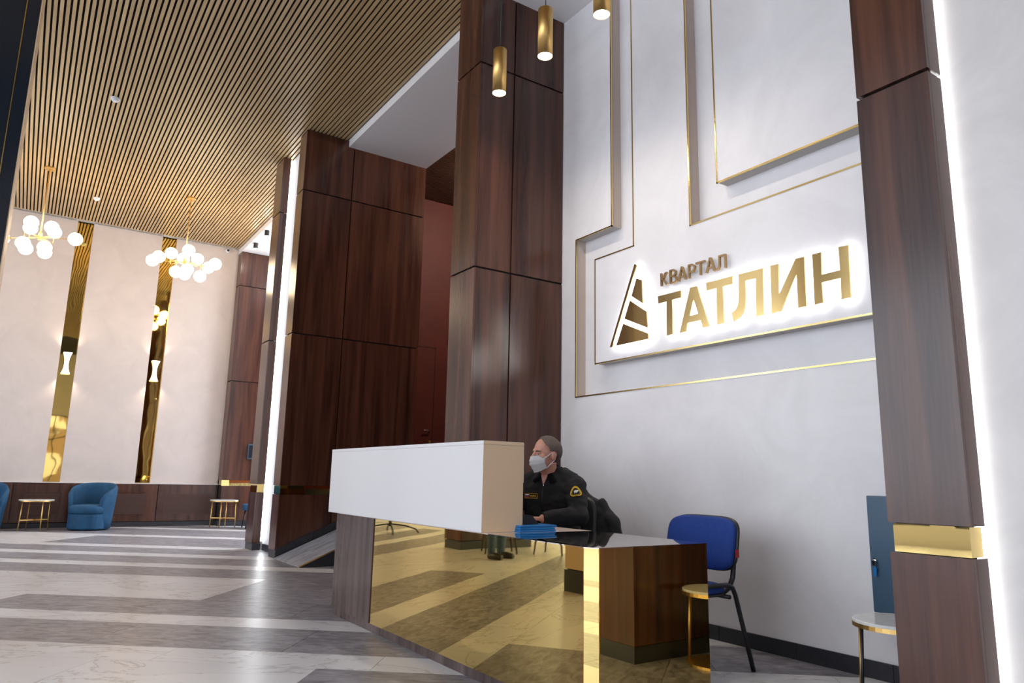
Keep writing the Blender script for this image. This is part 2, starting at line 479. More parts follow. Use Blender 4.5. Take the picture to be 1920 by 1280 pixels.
# ---------------------------------------------------------------- logo wall (right wall) with recessed channels
XL = 4.10; DR = 0.115; YR = 1.75; YT = 5.32; ZN = 5.65
wr = box('wall_right', (XL+DR, XL+DR+0.25, YR-0.2, YT+0.1, 0, ZN), 'plaster', kind='structure')
def relief(b, mat='plaster'):
    return box('relief_panel', b, mat, wr)
ZA, ZB, ZCc, ZD = 1.786, 2.058, 3.01, 3.268
YA, YB_, YC_, YD, YE, YF = 5.095, 4.82, 4.597, 4.32, 3.69, 3.415
def proud(name, poly):
    """polygon in (y, z) on the front plane with beige side returns"""
    bm = bmesh.new()
    pts = [(XL, y, z) for y, z in poly]
    add_prism(bm, pts, (DR, 0, 0))
    bmesh.ops.recalc_face_normals(bm, faces=bm.faces)
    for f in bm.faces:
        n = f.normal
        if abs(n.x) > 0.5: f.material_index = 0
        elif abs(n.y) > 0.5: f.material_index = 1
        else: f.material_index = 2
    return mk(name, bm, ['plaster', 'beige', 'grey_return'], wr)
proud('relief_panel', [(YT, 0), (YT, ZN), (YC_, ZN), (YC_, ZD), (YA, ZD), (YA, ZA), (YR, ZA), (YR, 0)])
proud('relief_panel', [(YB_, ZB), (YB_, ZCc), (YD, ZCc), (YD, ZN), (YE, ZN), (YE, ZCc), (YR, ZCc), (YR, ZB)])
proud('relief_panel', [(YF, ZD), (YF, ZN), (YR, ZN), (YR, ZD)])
TR = 0.012
def trim(y0, z0, y1, z1):
    a, b = sorted((y0, y1)); c, d = sorted((z0, z1))
    if a == b: q = (XL-0.004, XL+0.008, a-TR*0.5, a+TR*0.5, c-TR*0.5, d+TR*0.5)
    else: q = (XL-0.004, XL+0.008, a-TR*0.5, b+TR*0.5, c-TR*0.5, c+TR*0.5)
    box('brass_edge_trim', q, 'gold_trim', wr)
for seg in [(YC_, ZN, YC_, ZD), (YC_, ZD, YA, ZD), (YA, ZD, YA, ZA), (YA, ZA, YR, ZA), (YD, ZN, YD, ZCc), (YD, ZCc, YB_, ZCc), (YB_, ZCc, YB_, ZB), (YB_, ZB, YR, ZB),
            (YE, ZN, YE, ZCc), (YE, ZCc, YR, ZCc), (YF, ZN, YF, ZD), (YF, ZD, YR, ZD)]:
    trim(*seg)
bb = thing('baseboard_right', (XL, 3.5, 0), kind='structure')
yy = YT
while yy > YR+0.02:
    y2 = max(YR, yy-0.60); box('plinth_tile', (XL-0.013, XL-0.0005, y2+0.0015, yy-0.0015, 0.0, 0.095), 'plinth', bb); yy = y2

# ---------------------------------------------------------------- wood clad pillars
GAP = 0.009
def split_levels(levels): return [(a+GAP, b-GAP) for a, b in levels]
def cladX(root, x, sgn, y0, y1, levels, name='panel', mat='wood', t=0.02):
    """panels on a face looking along sgn*X"""
    for a, b in levels:
        xx = (x, x+t) if sgn < 0 else (x-t, x)
        box(name, (*xx, y0, y1, a+GAP, b-GAP), mat, root)
def cladY(root, y, sgn, x0, x1, levels, name='panel', mat='wood', t=0.02):
    for a, b in levels:
        yy = (y, y+t) if sgn < 0 else (y-t, y)
        box(name, (x0, x1, *yy, a+GAP, b-GAP), mat, root)

# pillar between the passage and the logo niche
p = thing('wood_pillar', (3.62, 5.52, 0), 'wide walnut pillar behind the guard with brass pendants hanging before it', 'pillar')
LV = [(0.095, 0.80), (0.90, 2.885), (2.885, 4.866), (4.866, ZC-0.02)]
box('core', (3.145, 4.4, 5.325, 5.71, 0, ZC-0.02), 'gap', p)
cladX(p, 3.12, -1, 5.302, 5.73, LV)
for xa, xb in ((3.142, 3.497), (3.511, 4.09)): cladY(p, 5.302, -1, xa, xb, LV)
cladY(p, 5.73, 1, 3.142, 4.40, LV)
box('brass_band', (3.135, 4.095, 5.315, 5.722, 0.794, 0.906), 'gold', p)
box('plinth', (3.128, 4.09, 5.31, 5.725, 0.0, 0.098), 'plinth', p)

# pillar block with the passage on its right, white light slot on its left
p = thing('wood_pillar', (3.76, 9.7, 0), 'dark walnut pillar block beside the ramp right of the glowing slot', 'pillar')
LV2 = [(0.09, 0.80), (0.90, 2.915), (2.915, 4.952), (4.952, ZC-0.004)]
box('core', (2.845, 4.68, 9.575, 9.82, 0, ZC-0.004), 'gap', p)
cladX(p, 2.82, -1, 9.55, 9.84, LV2)
for xa, xb in ((2.842, 3.522), (3.536, 4.70)): cladY(p, 9.55, -1, xa, xb, LV2)
cladY(p, 9.84, 1, 2.842, 2.91, LV2)
box('brass_band', (2.833, 4.69, 9.563, 9.835, 0.794, 0.906), 'gold', p)
box('plinth', (2.827, 4.70, 9.556, 9.835, 0.0, 0.095), 'plinth', p)
# narrow strip pillar on the left of the slot
p = thing('wood_pillar', (2.87, 10.84, 0), 'narrow walnut strip pillar left of the glowing slot', 'pillar')
LV3 = [(0.09, 0.80), (0.90, 2.975), (2.975, 4.955), (4.955, ZC-0.004)]
box('core', (2.845, 2.90, 10.685, 11.005, 0, ZC-0.004), 'gap', p)
cladX(p, 2.82, -1, 10.66, 11.03, LV3)
cladY(p, 10.66, -1, 2.842, 2.935, LV3)
cladY(p, 11.03, 1, 2.842, 2.935, LV3)
box('brass_band', (2.833, 2.93, 10.672, 11.02, 0.794, 0.906), 'gold', p)
box('plinth', (2.827, 2.94, 10.665, 11.025, 0.0, 0.095), 'plinth', p)
# white pier behind both strips, washed by LED profiles
wp = box('wall_pier', (2.985, 4.70, 9.845, 11.0, 0, ZC-0.004), 'plaster_plain', kind='structure')
box('baseboard_pier', (2.965, 2.984, 9.85, 10.66, 0, 0.09), 'plinth', kind='structure')
# LED profiles of the slot
def led(name, b, mat, label):
    t = thing(name, ((b[0]+b[1])/2, (b[2]+b[3])/2, b[4]), label, 'led profile')
    box('diffuser', b, mat, t)
    return t
led('led_profile', (2.945, 2.975, 9.80, 9.835, 0.12, ZC-0.03), 'led', 'vertical white light strip hidden behind the dark walnut pillar block')
led('led_profile', (2.945, 2.975, 10.675, 10.71, 0.12, ZC-0.03), 'led', 'vertical white light strip behind the narrow walnut strip pillar')

# right pillar in the foreground
p = thing('wood_pillar', (3.2, 1.58, 0), 'walnut pillar in the right foreground with a brass band and backlit edge', 'pillar')
LV4 = [(0.09, 0.788), (0.893, 2.867), (2.867, 4.866), (4.866, ZN)]
box('core', (3.145, 3.21, 1.445, 1.725, 0, ZN), 'gap', p)
box('core', (3.21, 4.10, 1.50, 1.725, 0, ZN), 'gap', p)
cladX(p, 3.12, -1, 1.417, 1.747, LV4)
cladY(p, 1.417, -1, 3.142, 3.235, LV4)
cladY(p, 1.747, 1, 3.142, 4.10, LV4)
box('brass_band', (3.135, 3.232, 1.430, 1.734, 0.782, 0.899), 'gold', p)
box('plinth', (3.127, 4.10, 1.425, 1.74, 0.0, 0.095), 'plinth', p)
led('led_profile', (3.242, 3.268, 1.44, 1.47, 0.1, ZN-0.05), 'led_soft', 'vertical white light strip behind the right foreground walnut pillar')
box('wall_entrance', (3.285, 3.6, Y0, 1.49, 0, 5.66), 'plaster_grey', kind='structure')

# pillar at the far right end of the back wall
p = thing('wood_pillar', (4.05, 15.9, 0), 'walnut wall pillar at the far end right of the warm-tinted back wall', 'pillar')
LV5 = [(0.09, 0.80), (0.905, 2.945), (2.945, 5.0), (5.0, ZC-0.01)]
LV5b = LV5[:3] + [(5.0, 5.75)]
box('core', (3.475, 4.70, 15.745, 16.1, 0, ZC-0.01), 'gap', p)
cladX(p, 3.45, -1, 15.72, 16.05, LV5[1:])
cladY(p, 15.72, -1, 3.472, 4.70, LV5b)
box('brass_band', (3.463, 4.69, 15.733, 16.0, 0.794, 0.911), 'gold', p)
box('plinth', (3.457, 4.70, 15.727, 16.0, 0.0, 0.095), 'plinth', p)

# navy column at the left edge of the view
p = thing('column', (-0.6, 5.57, 0), 'dark navy column with a thin brass line at the left edge', 'column')
box('navy_panel', (-0.318, -0.247, 5.40, 5.42, 0.12, ZC-0.005), 'navy', p)
box('navy_panel', (-0.95, -0.328, 5.40, 5.42, 0.12, ZC-0.005), 'navy', p)
box('brass_line', (-0.326, -0.320, 5.398, 5.42, 0.12, ZC-0.005), 'gold_trim', p)
box('beige_panel', (-0.26, -0.24, 5.402, 5.77, 0.21, ZC-0.005), 'tan', p)
box('core', (-0.94, -0.262, 5.42, 5.765, 0, ZC-0.005), 'navy', p)
box('plinth', (-0.95, -0.235, 5.396, 5.775, 0.0, 0.20), 'plinth', p)
# walnut pier on the window side, seen in the brass desk front
p = thing('wood_pillar', (-1.95, 9.9, 0), 'walnut pier on the window side reflected in the brass desk front', 'pillar')
box('core', (-2.58, -1.33, 9.68, 10.13, 0, ZC-0.03), 'gap', p)
LV6 = [(0.12, 0.80), (0.90, 2.9), (2.9, 4.9), (4.9, ZC-0.025)]
cladX(p, -1.30, 1, 9.65, 10.15, LV6)
cladY(p, 9.65, -1, -2.60, -1.322, LV6)
box('plinth', (-2.59, -1.305, 9.655, 10.145, 0, 0.118), 'plinth', p)
box('brass_band', (-2.59, -1.313, 9.663, 10.14, 0.794, 0.906), 'gold', p)

# ---------------------------------------------------------------- back wall
wb = box('wall_back', (X0, 5.0, 16.08, 16.35, 0, ZC+0.1), 'plaster_plain', kind='structure')
ST = [(-1.12, -0.86), (0.395, 0.662), (1.917, 2.181)]
edges = [X0]
for a, b in ST: edges += [a, b]
edges.append(3.45)
for i in range(0, len(edges), 2):
    box('plaster_panel', (edges[i], edges[i+1], 16.021, 16.085, 0.822, ZC-0.003), 'plaster_back', wb)
for a, b in ST:
    box('brass_strip', (a, b, 16.055, 16.082, 0.835, ZC-0.003), 'gold_strip', wb)
    box('brass_edge_trim', (b-0.004, b+0.006, 16.0195, 16.05, 0.83, ZC-0.01), 'gold_trim', wb)
    box('brass_edge_trim', (a, b, 16.021, 16.055, 0.822, 0.834), 'gold_trim', wb)
# wood radiator covers along the back wall
WN = [(-2.55, -1.30), (-1.30, -0.035), (-0.035, 1.15), (1.15, 2.343), (2.343, 3.46)]
GR = {2: (0.14, 0.69), 3: (1.62, 2.12), 4: (2.46, 3.34)}
wl = ['hidden past the left blue armchair', 'left of the round brass table', 'behind the left round brass table', 'behind the blue tub armchair', 'behind the right round brass table']
M['grille'] = None
mt, n, b = nt('perforated_walnut')
tc = n.nodes.new('ShaderNodeTexCoord'); mp = n.nodes.new('ShaderNodeMapping'); mp.inputs['Scale'].default_value = (48, 1, 48)
mp.inputs['Rotation'].default_value = (0, math.radians(45), 0)
vo = n.nodes.new('ShaderNodeTexChecker'); vo.inputs['Scale'].default_value = 1.0
vo.inputs[1].default_value = (0.085, 0.036, 0.024, 1); vo.inputs[2].default_value = (0.035, 0.015, 0.011, 1)
n.links.new(tc.outputs['Object'], mp.inputs[0]); n.links.new(mp.outputs[0], vo.inputs['Vector']); n.links.new(vo.outputs['Color'], b.inputs['Base Color'])
b.inputs['Roughness'].default_value = 0.4
M['grille'] = mt
for i, (a, b_) in enumerate(WN):
    t = thing('radiator_cover', ((a+b_)/2, 15.99, 0), 'walnut radiator cover on the back wall ' + wl[i], 'radiator cover', 'radiator covers along the back wall')
    box('front_panel', (a+0.008, b_-0.008, 15.985, 16.005, 0.10, 0.808), 'wood', t)
    box('body', (a+0.004, b_-0.004, 16.0055, 16.02, 0.0, 0.80), 'gap', t)
    box('plinth', (a, b_, 15.99, 16.004, 0, 0.088), 'plinth', t)
    box('ledge', (a, b_, 15.982, 16.02, 0.81, 0.822), 'white', t)
    if i in GR:
        ga, gb = GR[i]
        box('grille', (ga, gb, 15.982, 15.9848, 0.24, 0.62), 'grille', t)
        for q in ((ga-0.03, ga-0.022, 0.21, 0.65), (gb+0.022, gb+0.03, 0.21, 0.65), (ga-0.03, gb+0.03, 0.642, 0.65), (ga-0.03, gb+0.03, 0.21, 0.218)):
            box('grille_frame', (q[0], q[1], 15.981, 15.9848, q[2], q[3]), 'wood', t)

# ---------------------------------------------------------------- passage: ramp, steps, landing, oxblood wall
RS = 0.42; XR0 = 2.80
rp_ = thing('ramp', (3.6, 9.0, 0), 'sloping grey striped tile ramp beside the dark walnut pillar', 'ramp')
bm = bmesh.new()
add_prism(bm, [(XR0, 8.52, 0.0), (4.70, 8.52, (4.70-XR0)*RS), (4.70, 8.52, 0.0)], (0, 1.0, 0)); mk('body', bm, 'plinth', rp_)
nT = 3
for k in range(nT):
    xa = XR0+0.004+k*(4.70-XR0)/nT; xb = XR0-0.001+(k+1)*(4.70-XR0)/nT
    bm = bmesh.new()
    add_prism(bm, [(xa, 8.525, (xa-XR0)*RS+0.001), (xb, 8.525, (xb-XR0)*RS+0.001), (xb, 8.525, (xb-XR0)*RS+0.010), (xa, 8.525, (xa-XR0)*RS+0.010)], (0, 0.985, 0))
    mk('ramp_tile', bm, 'ramp', rp_)
bm = bmesh.new()
add_prism(bm, [(XR0, 8.508, 0.0), (4.70, 8.508, (4.70-XR0)*RS), (4.70, 8.508, (4.70-XR0)*RS+0.014), (XR0, 8.508, 0.014)], (0, 0.016, 0)); mk('edge_profile', bm, 'gold_brushed', rp_)
for k in range(4):
    xa = 2.83+k*0.468; xb = xa+0.464
    bm = bmesh.new()
    add_prism(bm, [(xa, 9.535, (xa-XR0)*RS+0.012), (xb, 9.535, (xb-XR0)*RS+0.012), (xb, 9.535, (xb-XR0)*RS+0.115), (xa, 9.535, (xa-XR0)*RS+0.105)], (0, 0.0145, 0))
    mk('skirting_tile', bm, 'plinth', rp_)
stp = thing('stairs', (4.0, 7.1, 0), 'dark stone steps beside the ramp behind the reception desk', 'stairs')
for k in range(5):
    box('step', (3.25+k*0.29, 4.70, 5.75, 8.50, k*0.16+0.001, (k+1)*0.16), 'plinth', stp)
box('floor', (4.70, 7.6, 5.0, 11.0, 0.0, 0.80), 'slate', kind='structure')
box('wall_passage', (4.70, 7.6, 10.82, 11.0, 0.8, ZC+0.1), 'red_wall', kind='structure')
box('wall_passage_end', (7.4, 7.6, 5.0, 10.82, 0.8, ZC+0.1), 'red_wall', kind='structure')
box('wall_passage_side', (4.40, 7.6, 5.0, 5.74, 0, ZC+0.1), 'red_wall', kind='structure')
pc = box('ceiling', (4.70, 7.6, 5.0, 11.0, ZC+0.04, ZC+0.12), 'black', kind='structure')
bm = bmesh.new()
yy = 5.8
while yy < 10.8:
    add_box(bm, 4.705, 7.4, yy, yy+0.035, ZC-0.04, ZC+0.035); yy += 0.0563
mk('slats', bm, 'slat_dark', pc, kind='stuff')
dr = thing('door_1', (5.36, 10.8, 0.8), kind='structure')
box('door_leaf', (4.86, 5.64, 10.805, 10.819, 0.81, 3.20), 'red_wall', dr)
for q in ((5.645, 5.655, 0.8, 3.21), (4.845, 4.855, 0.8, 3.21)):
    box('door_gap', (q[0], q[1], 10.812, 10.8195, q[2], q[3]), 'gap', dr)
box('door_gap', (4.845, 5.655, 10.812, 10.8195, 3.203, 3.213), 'gap', dr)
pl = thing('landing_fill_lamp', (6.2, 8.2, ZC-0.10), 'round lamp added to brighten the landing of the oxblood passage', 'ceiling lamp')  # unseen lamp, added to lift the dark passage
lathe('housing', [(0.11, 0.03), (0.12, 0.025), (0.12, 0.06)], (6.2, 8.2, ZC-0.10), 'black_metal', pl, n=24)
lathe('diffuser', [(0.10, 0.02), (0.10, 0.032)], (6.2, 8.2, ZC-0.10), 'bulb_white', pl, n=24)
_l = bpy.data.lights.new('landing_fill_light', 'POINT'); _l.energy = 170; _l.color = (1, 0.85, 0.7); _l.shadow_soft_size = 0.1
_o = bpy.data.objects.new('landing_fill_light', _l); C.objects.link(_o); _o.location = (6.2, 8.2, ZC-0.15); _o.parent = pl; _o.matrix_parent_inverse = Matrix.Translation(-ORG[pl.name])
hn = tube('door_handle', [(5.585, 10.80, 1.81), (5.585, 10.755, 1.81), (5.46, 10.75, 1.81)], 0.011, 'chrome', dr)
lathe('lock', [(0.022, 0.0), (0.022, 0.05)], (5.585, 10.77, 1.60), 'gold_brushed', dr, n=12)

# ---------------------------------------------------------------- window side and entrance wall (behind the camera)
def wall_with_windows():
    ys = [Y0] + [v for ab in WINS for v in ab] + [Y1+0.3]
    bm = bmesh.new()
    add_box(bm, X0-0.25, X0, Y0-0.2, Y1+0.3, 0, WZ[0]); add_box(bm, X0-0.25, X0, Y0-0.2, Y1+0.3, WZ[1], ZC+0.12)
    for i in range(0, len(ys), 2): add_box(bm, X0-0.25, X0, ys[i], ys[i+1], WZ[0], WZ[1])
    mk('wall_left', bm, 'plaster_plain', kind='structure')
    for i, (a, b) in enumerate(WINS):
        t = thing('window_%d' % (i+1), (X0-0.12, (a+b)/2, WZ[0]), kind='structure')
        for q in ((a, a+0.06, *WZ), (b-0.06, b, *WZ), ((a+b)/2-0.03, (a+b)/2+0.03, *WZ), (a, b, WZ[0], WZ[0]+0.06), (a, b, WZ[1]-0.06, WZ[1]), (a, b, 2.4, 2.46)):
            box('window_frame', (X0-0.15, X0-0.09, *q), 'frame', t)
wall_with_windows()
bm = bmesh.new()
add_box(bm, X0-0.2, 3.6, Y0-0.25, Y0, 0, FZ[0]); add_box(bm, X0-0.2, 3.6, Y0-0.25, Y0, FZ[1], ZC+0.12)
xs_ = [X0-0.2] + [v for ab in FWINS for v in ab] + [3.6]
for i in range(0, len(xs_), 2): add_box(bm, xs_[i], xs_[i+1], Y0-0.25, Y0, *FZ)
mk('wall_front', bm, 'plaster_back', kind='structure')
for i, (a, b) in enumerate(FWINS):
    t = thing('window_%d' % (i+7), ((a+b)/2, Y0-0.12, FZ[0]), kind='structure')
    for q in ((a, a+0.06, *FZ), (b-0.06, b, *FZ), ((a+b)/2-0.03, (a+b)/2+0.03, *FZ), (a, b, FZ[0], FZ[0]+0.06), (a, b, FZ[1]-0.06, FZ[1]), (a, b, 2.3, 2.36)):
        box('window_frame', (q[0], q[1], Y0-0.15, Y0-0.09, q[2], q[3]), 'frame', t)
box('baseboard_front', (X0, 3.28, Y0, Y0+0.015, 0, 0.12), 'plinth', kind='structure')

# brown house across the street, mirrored in the brass strips of the back wall
bd = thing('building', (2.0, -14.0, 0), 'brown apartment house across the street mirrored in the left gold strip', 'building')
box('wall', (-14, 18, -15.0, -14.0, -0.5, 5.2), 'facade', bd)
for i in range(16):
    for j in range(2):
        x_ = -13+i*1.95; z_ = 0.6+j*2.5
        box('window', (x_, x_+1.1, -14.0+0.001, -13.95, z_, z_+1.4), 'plaster_back', bd)
box('ground', (-20, 24, -15.0, Y0-0.25, -0.3, -0.13), 'plinth', kind='structure')

# ================================================================== RECEPTION DESK
XD = 2.14; YDR = 2.534; ZDT = 0.757; XB = 2.872
d = thing('reception_desk', (2.5, 4.1, 0), 'brass mirror reception desk with a white raised counter box', 'reception desk')
box('brass_front', (XD, XD+0.008, 2.600, 4.915, 0.052, ZDT-0.004), 'gold', d)
bm = bmesh.new()       # narrow bevelled corner strip
add_prism(bm, [(XD, 2.597, 0.005), (XD+0.034, YDR+0.001, 0.005), (XD+0.045, YDR+0.012, 0.005), (XD+0.011, 2.600, 0.005)], (0, 0, ZDT-0.009)); mk('brass_corner_strip', bm, 'gold', d)
box('brass_end', (XD+0.038, XB, YDR, YDR+0.008, 0.004, ZDT-0.004), 'gold', d)
bm = bmesh.new()
add_prism(bm, [(XD-0.003, 2.597, ZDT-0.004), (XD-0.003, 3.40, ZDT-0.004), (XB+0.001, 3.40, ZDT-0.004), (XB+0.001, YDR-0.001, ZDT-0.004), (XD+0.034, YDR-0.001, ZDT-0.004)], (0, 0, 0.005)); mk('mirror_top', bm, 'gold_top', d)
box('carcass', (XD+0.046, XB-0.004, 2.604, 3.395, 0.054, 0.752), 'black_plastic', d)
box('carcass', (XD+0.012, 2.32, 3.396, 5.60, 0.054, 0.737), 'black_plastic', d)
box('worktop', (XD+0.01, XB+0.005, 3.402, 5.63, 0.738, 0.757), 'worktop', d)
box('plinth', (XD+0.004, 2.33, 2.602, 5.62, 0.0, 0.052), 'wood_desk', d)
box('wood_front', (XD-0.006, XD+0.011, 4.917, 5.637, 0.0525, ZDT-0.003), 'wood_desk', d)
box('wood_side', (XD+0.011, XB-0.02, 5.622, 5.637, 0.0525, 0.737), 'wood_desk', d)
# raised counter box
YB0, YB1, ZB0, ZB1, XB1 = 3.474, 5.856, 0.758, 1.259, 2.413
cb = box('counter_box', (XD+0.018, XB1-0.02, YB0+0.018, YB1-0.018, ZB0+0.02, ZB1-0.022), 'white', d)
box('front_board', (XD, XD+0.017, YB0+0.001, YB1, ZB0, ZB1-0.022), 'white', cb)
box('top_board', (XD, XB1, YB0, YB1, ZB1-0.021, ZB1), 'white', cb)
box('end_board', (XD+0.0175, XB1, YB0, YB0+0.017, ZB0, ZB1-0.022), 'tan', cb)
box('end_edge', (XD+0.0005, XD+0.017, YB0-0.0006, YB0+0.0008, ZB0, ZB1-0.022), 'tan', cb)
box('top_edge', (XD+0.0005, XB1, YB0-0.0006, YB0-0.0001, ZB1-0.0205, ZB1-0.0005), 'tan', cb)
box('end_board', (XD+0.0175, XB1, YB1-0.017, YB1, ZB0, ZB1-0.022), 'white', cb)
box('back_board', (XB1-0.018, XB1, YB0+0.018, YB1-0.018, ZB0+0.19, ZB1-0.022), 'white', cb)

# monitor back peeping past the counter box and things on the worktop
for k in range(3):
    q = box('folder', (2.36+0.004*k, 2.615-0.004*k+0.02*(k == 2), 3.425+0.003*k, 3.72, 0.7575+k*0.0125, 0.769+k*0.0125), 'folder', bevel=0.002,
            label=['lowest blue plastic folder in the stack beside the guard', 'middle blue plastic folder in the stack beside the guard', 'topmost blue plastic folder in the stack beside the guard'][k], cat='folder', group='blue folders on the desk')
bm = bmesh.new()
add_prism(bm, [(2.44, 3.50, 0.796), (2.545, 3.50, 0.796), (2.50, 3.50, 0.845), (2.44, 3.50, 0.852)], (0, 0.16, 0))
ph = mk('desk_telephone', bm, 'black_plastic', label='black desk telephone on the blue folders beside the counter box', cat='telephone')
box('white_paper_strip', (2.414, 2.418, 3.476, 3.62, 1.03, 1.255), 'white', label='white sheet standing at the back of the counter box', cat='paper')

# ================================================================== SIGN
sg = thing('wall_sign', (4.07, 3.6, 2.1), 'brass backlit lettering with a triangular emblem on the white logo wall', 'sign')
XS = 4.045
def zp(o, s): return lambda p: px('X', XS, o[0]+p[0]/s, o[1]+p[1]/s)
ZA_ = zp((1130, 470), 6.7375); ZB2 = zp((1360, 440), 7.1115); ZC2 = zp((1220, 465), 12.0)
from mathutils.geometry import tessellate_polygon
def plate(name, loops, x0, x1, mat, parent):
    """flat plate with holes: loops of (y, z)"""
    bm = bmesh.new()
    tri = tessellate_polygon([[Vector((y, z, 0)) for y, z in lp] for lp in loops])
    flat = [p for lp in loops for p in lp]
    a = [bm.verts.new((x0, y, z)) for y, z in flat]; b = [bm.verts.new((x1, y, z)) for y, z in flat]
    for t in tri:
        try: bm.faces.new([a[i] for i in t]); bm.faces.new([b[i] for i in t[::-1]])
        except ValueError: pass
    k = 0
    for lp in loops:
        n = len(lp)
        for i in range(n):
            bm.faces.new((a[k+i], b[k+i], b[k+(i+1) % n], a[k+(i+1) % n]))
        k += n
    return mk(name, bm, mat, parent)
def letter(name, f, loops, halo=True):
    lp = [[((f(p)).y, (f(p)).z) for p in q] for q in loops]
    o = plate(name, lp, XS, XS+0.012, 'gold_letter', sg)
    if halo:
        plate('light_plate', lp, XS+0.026, XS+0.032, 'led_halo', o)
    return o
letter('emblem_rod', ZA_, [[(400, 168), (427, 180), (118, 1215), (90, 1218)]])
letter('emblem_segment', ZA_, [[(425, 348), (490, 368), (503, 663), (362, 570)]])
letter('emblem_segment', ZA_, [[(343, 627), (550, 765), (565, 972), (274, 858)]])
letter('emblem_segment', ZA_, [[(258, 920), (567, 1040), (572, 1112), (170, 1198)]])
letter('letter_te', ZA_, [[(698, 575), (986, 498), (988, 590), (876, 620), (882, 1052), (810, 1068), (806, 640), (702, 665)]])
letter('letter_a', ZA_, [[(1103, 467), (1187, 445), (1347, 952), (1265, 970), (1235, 875), (1070, 912), (1048, 1020), (972, 1036)], [(1147, 615), (1205, 793), (1098, 822)]])
letter('letter_te', ZA_, [[(1308, 405), (1640, 317), (1641, 418), (1517, 450), (1528, 912), (1445, 932), (1437, 470), (1310, 503)]])
letter('letter_el', ZB2, [[(172, 530), (498, 443), (512, 1065), (413, 1088), (403, 580), (268, 612), (270, 870), (262, 960), (235, 1040), (190, 1100), (108, 1152), (82, 1045), (130, 1005), (160, 960), (176, 890), (180, 800)]])
letter('letter_i', ZB2, [[(598, 413), (704, 387), (716, 790), (937, 320), (1048, 292), (1080, 950), (970, 972), (948, 528), (738, 1020), (618, 1048)]])
letter('letter_en', ZB2, [[(1157, 262), (1272, 232), (1283, 530), (1528, 470), (1508, 165), (1634, 135), (1670, 832), (1548, 858), (1537, 575), (1286, 635), (1300, 905), (1190, 930)]])
def ribbon(bm, pts, w, x0, x1):
    """polyline in (y, z) thickened to width w with mitred joints"""
    n = len(pts); L_, R_ = [], []
    P = [Vector(p) for p in pts]
    for i in range(n):
        if i == 0: t = (P[1]-P[0]).normalized(); nn = Vector((-t.y, t.x)); s = 1
        elif i == n-1: t = (P[-1]-P[-2]).normalized(); nn = Vector((-t.y, t.x)); s = 1
        else:
            t0 = (P[i]-P[i-1]).normalized(); t1 = (P[i+1]-P[i]).normalized()
            a = Vector((-t0.y, t0.x)); b = Vector((-t1.y, t1.x)); nn = (a+b).normalized(); s = min(1.9, 1/max(0.3, nn.dot(a)))
        L_.append(P[i]+nn*w*0.5*s); R_.append(P[i]-nn*w*0.5*s)
    for i in range(n-1):
        q = [L_[i], L_[i+1], R_[i+1], R_[i]]
        add_prism(bm, [(x0, v.x, v.y) for v in q], (x1-x0, 0, 0))
WORD = [('letter_ka', [[(208, 565), (215, 850)], [(340, 540), (300, 566), (268, 655), (218, 695)], [(238, 685), (342, 812)]]),
        ('letter_ve', [[(408, 495), (418, 792)], [(402, 505), (490, 484), (530, 510), (530, 570), (500, 610), (412, 640)], [(470, 625), (540, 645), (556, 700), (535, 745), (490, 770), (412, 785)]]),
        ('letter_a', [[(600, 742), (668, 425), (682, 425), (762, 690)], [(630, 645), (735, 615)]]),
        ('letter_er', [[(828, 375), (838, 672)], [(822, 384), (910, 364), (955, 395), (955, 450), (925, 512), (834, 545)]]),
        ('letter_te', [[(985, 342), (1190, 280)], [(1085, 315), (1092, 597)]]),
        ('letter_a', [[(1228, 555), (1304, 225), (1318, 222), (1410, 505)], [(1262, 445), (1372, 415)]]),
        ('letter_el', [[(1440, 485), (1490, 462), (1515, 395), (1512, 178), (1640, 143), (1655, 437)]])]
for nm, strokes in WORD:
    bm = bmesh.new()
    for k, st in enumerate(strokes):
        pts = [((ZC2(p)).y, (ZC2(p)).z) for p in st]
        ribbon(bm, pts, 0.0135, XS+0.008+0.0004*k, XS+0.028)
    mk(nm, bm, 'gold_letter_dark', sg)

# ================================================================== LAMPS
def add_point(name, loc, power, col, rad, parent=None):
    l = bpy.data.lights.new(name, 'POINT'); l.energy = power; l.color = col; l.shadow_soft_size = rad
    o = bpy.data.objects.new(name, l); C.objects.link(o); o.location = loc
    if parent is not None:
        o.parent = parent; o.matrix_parent_inverse = Matrix.Translation(-ORG[parent.name])
    return o
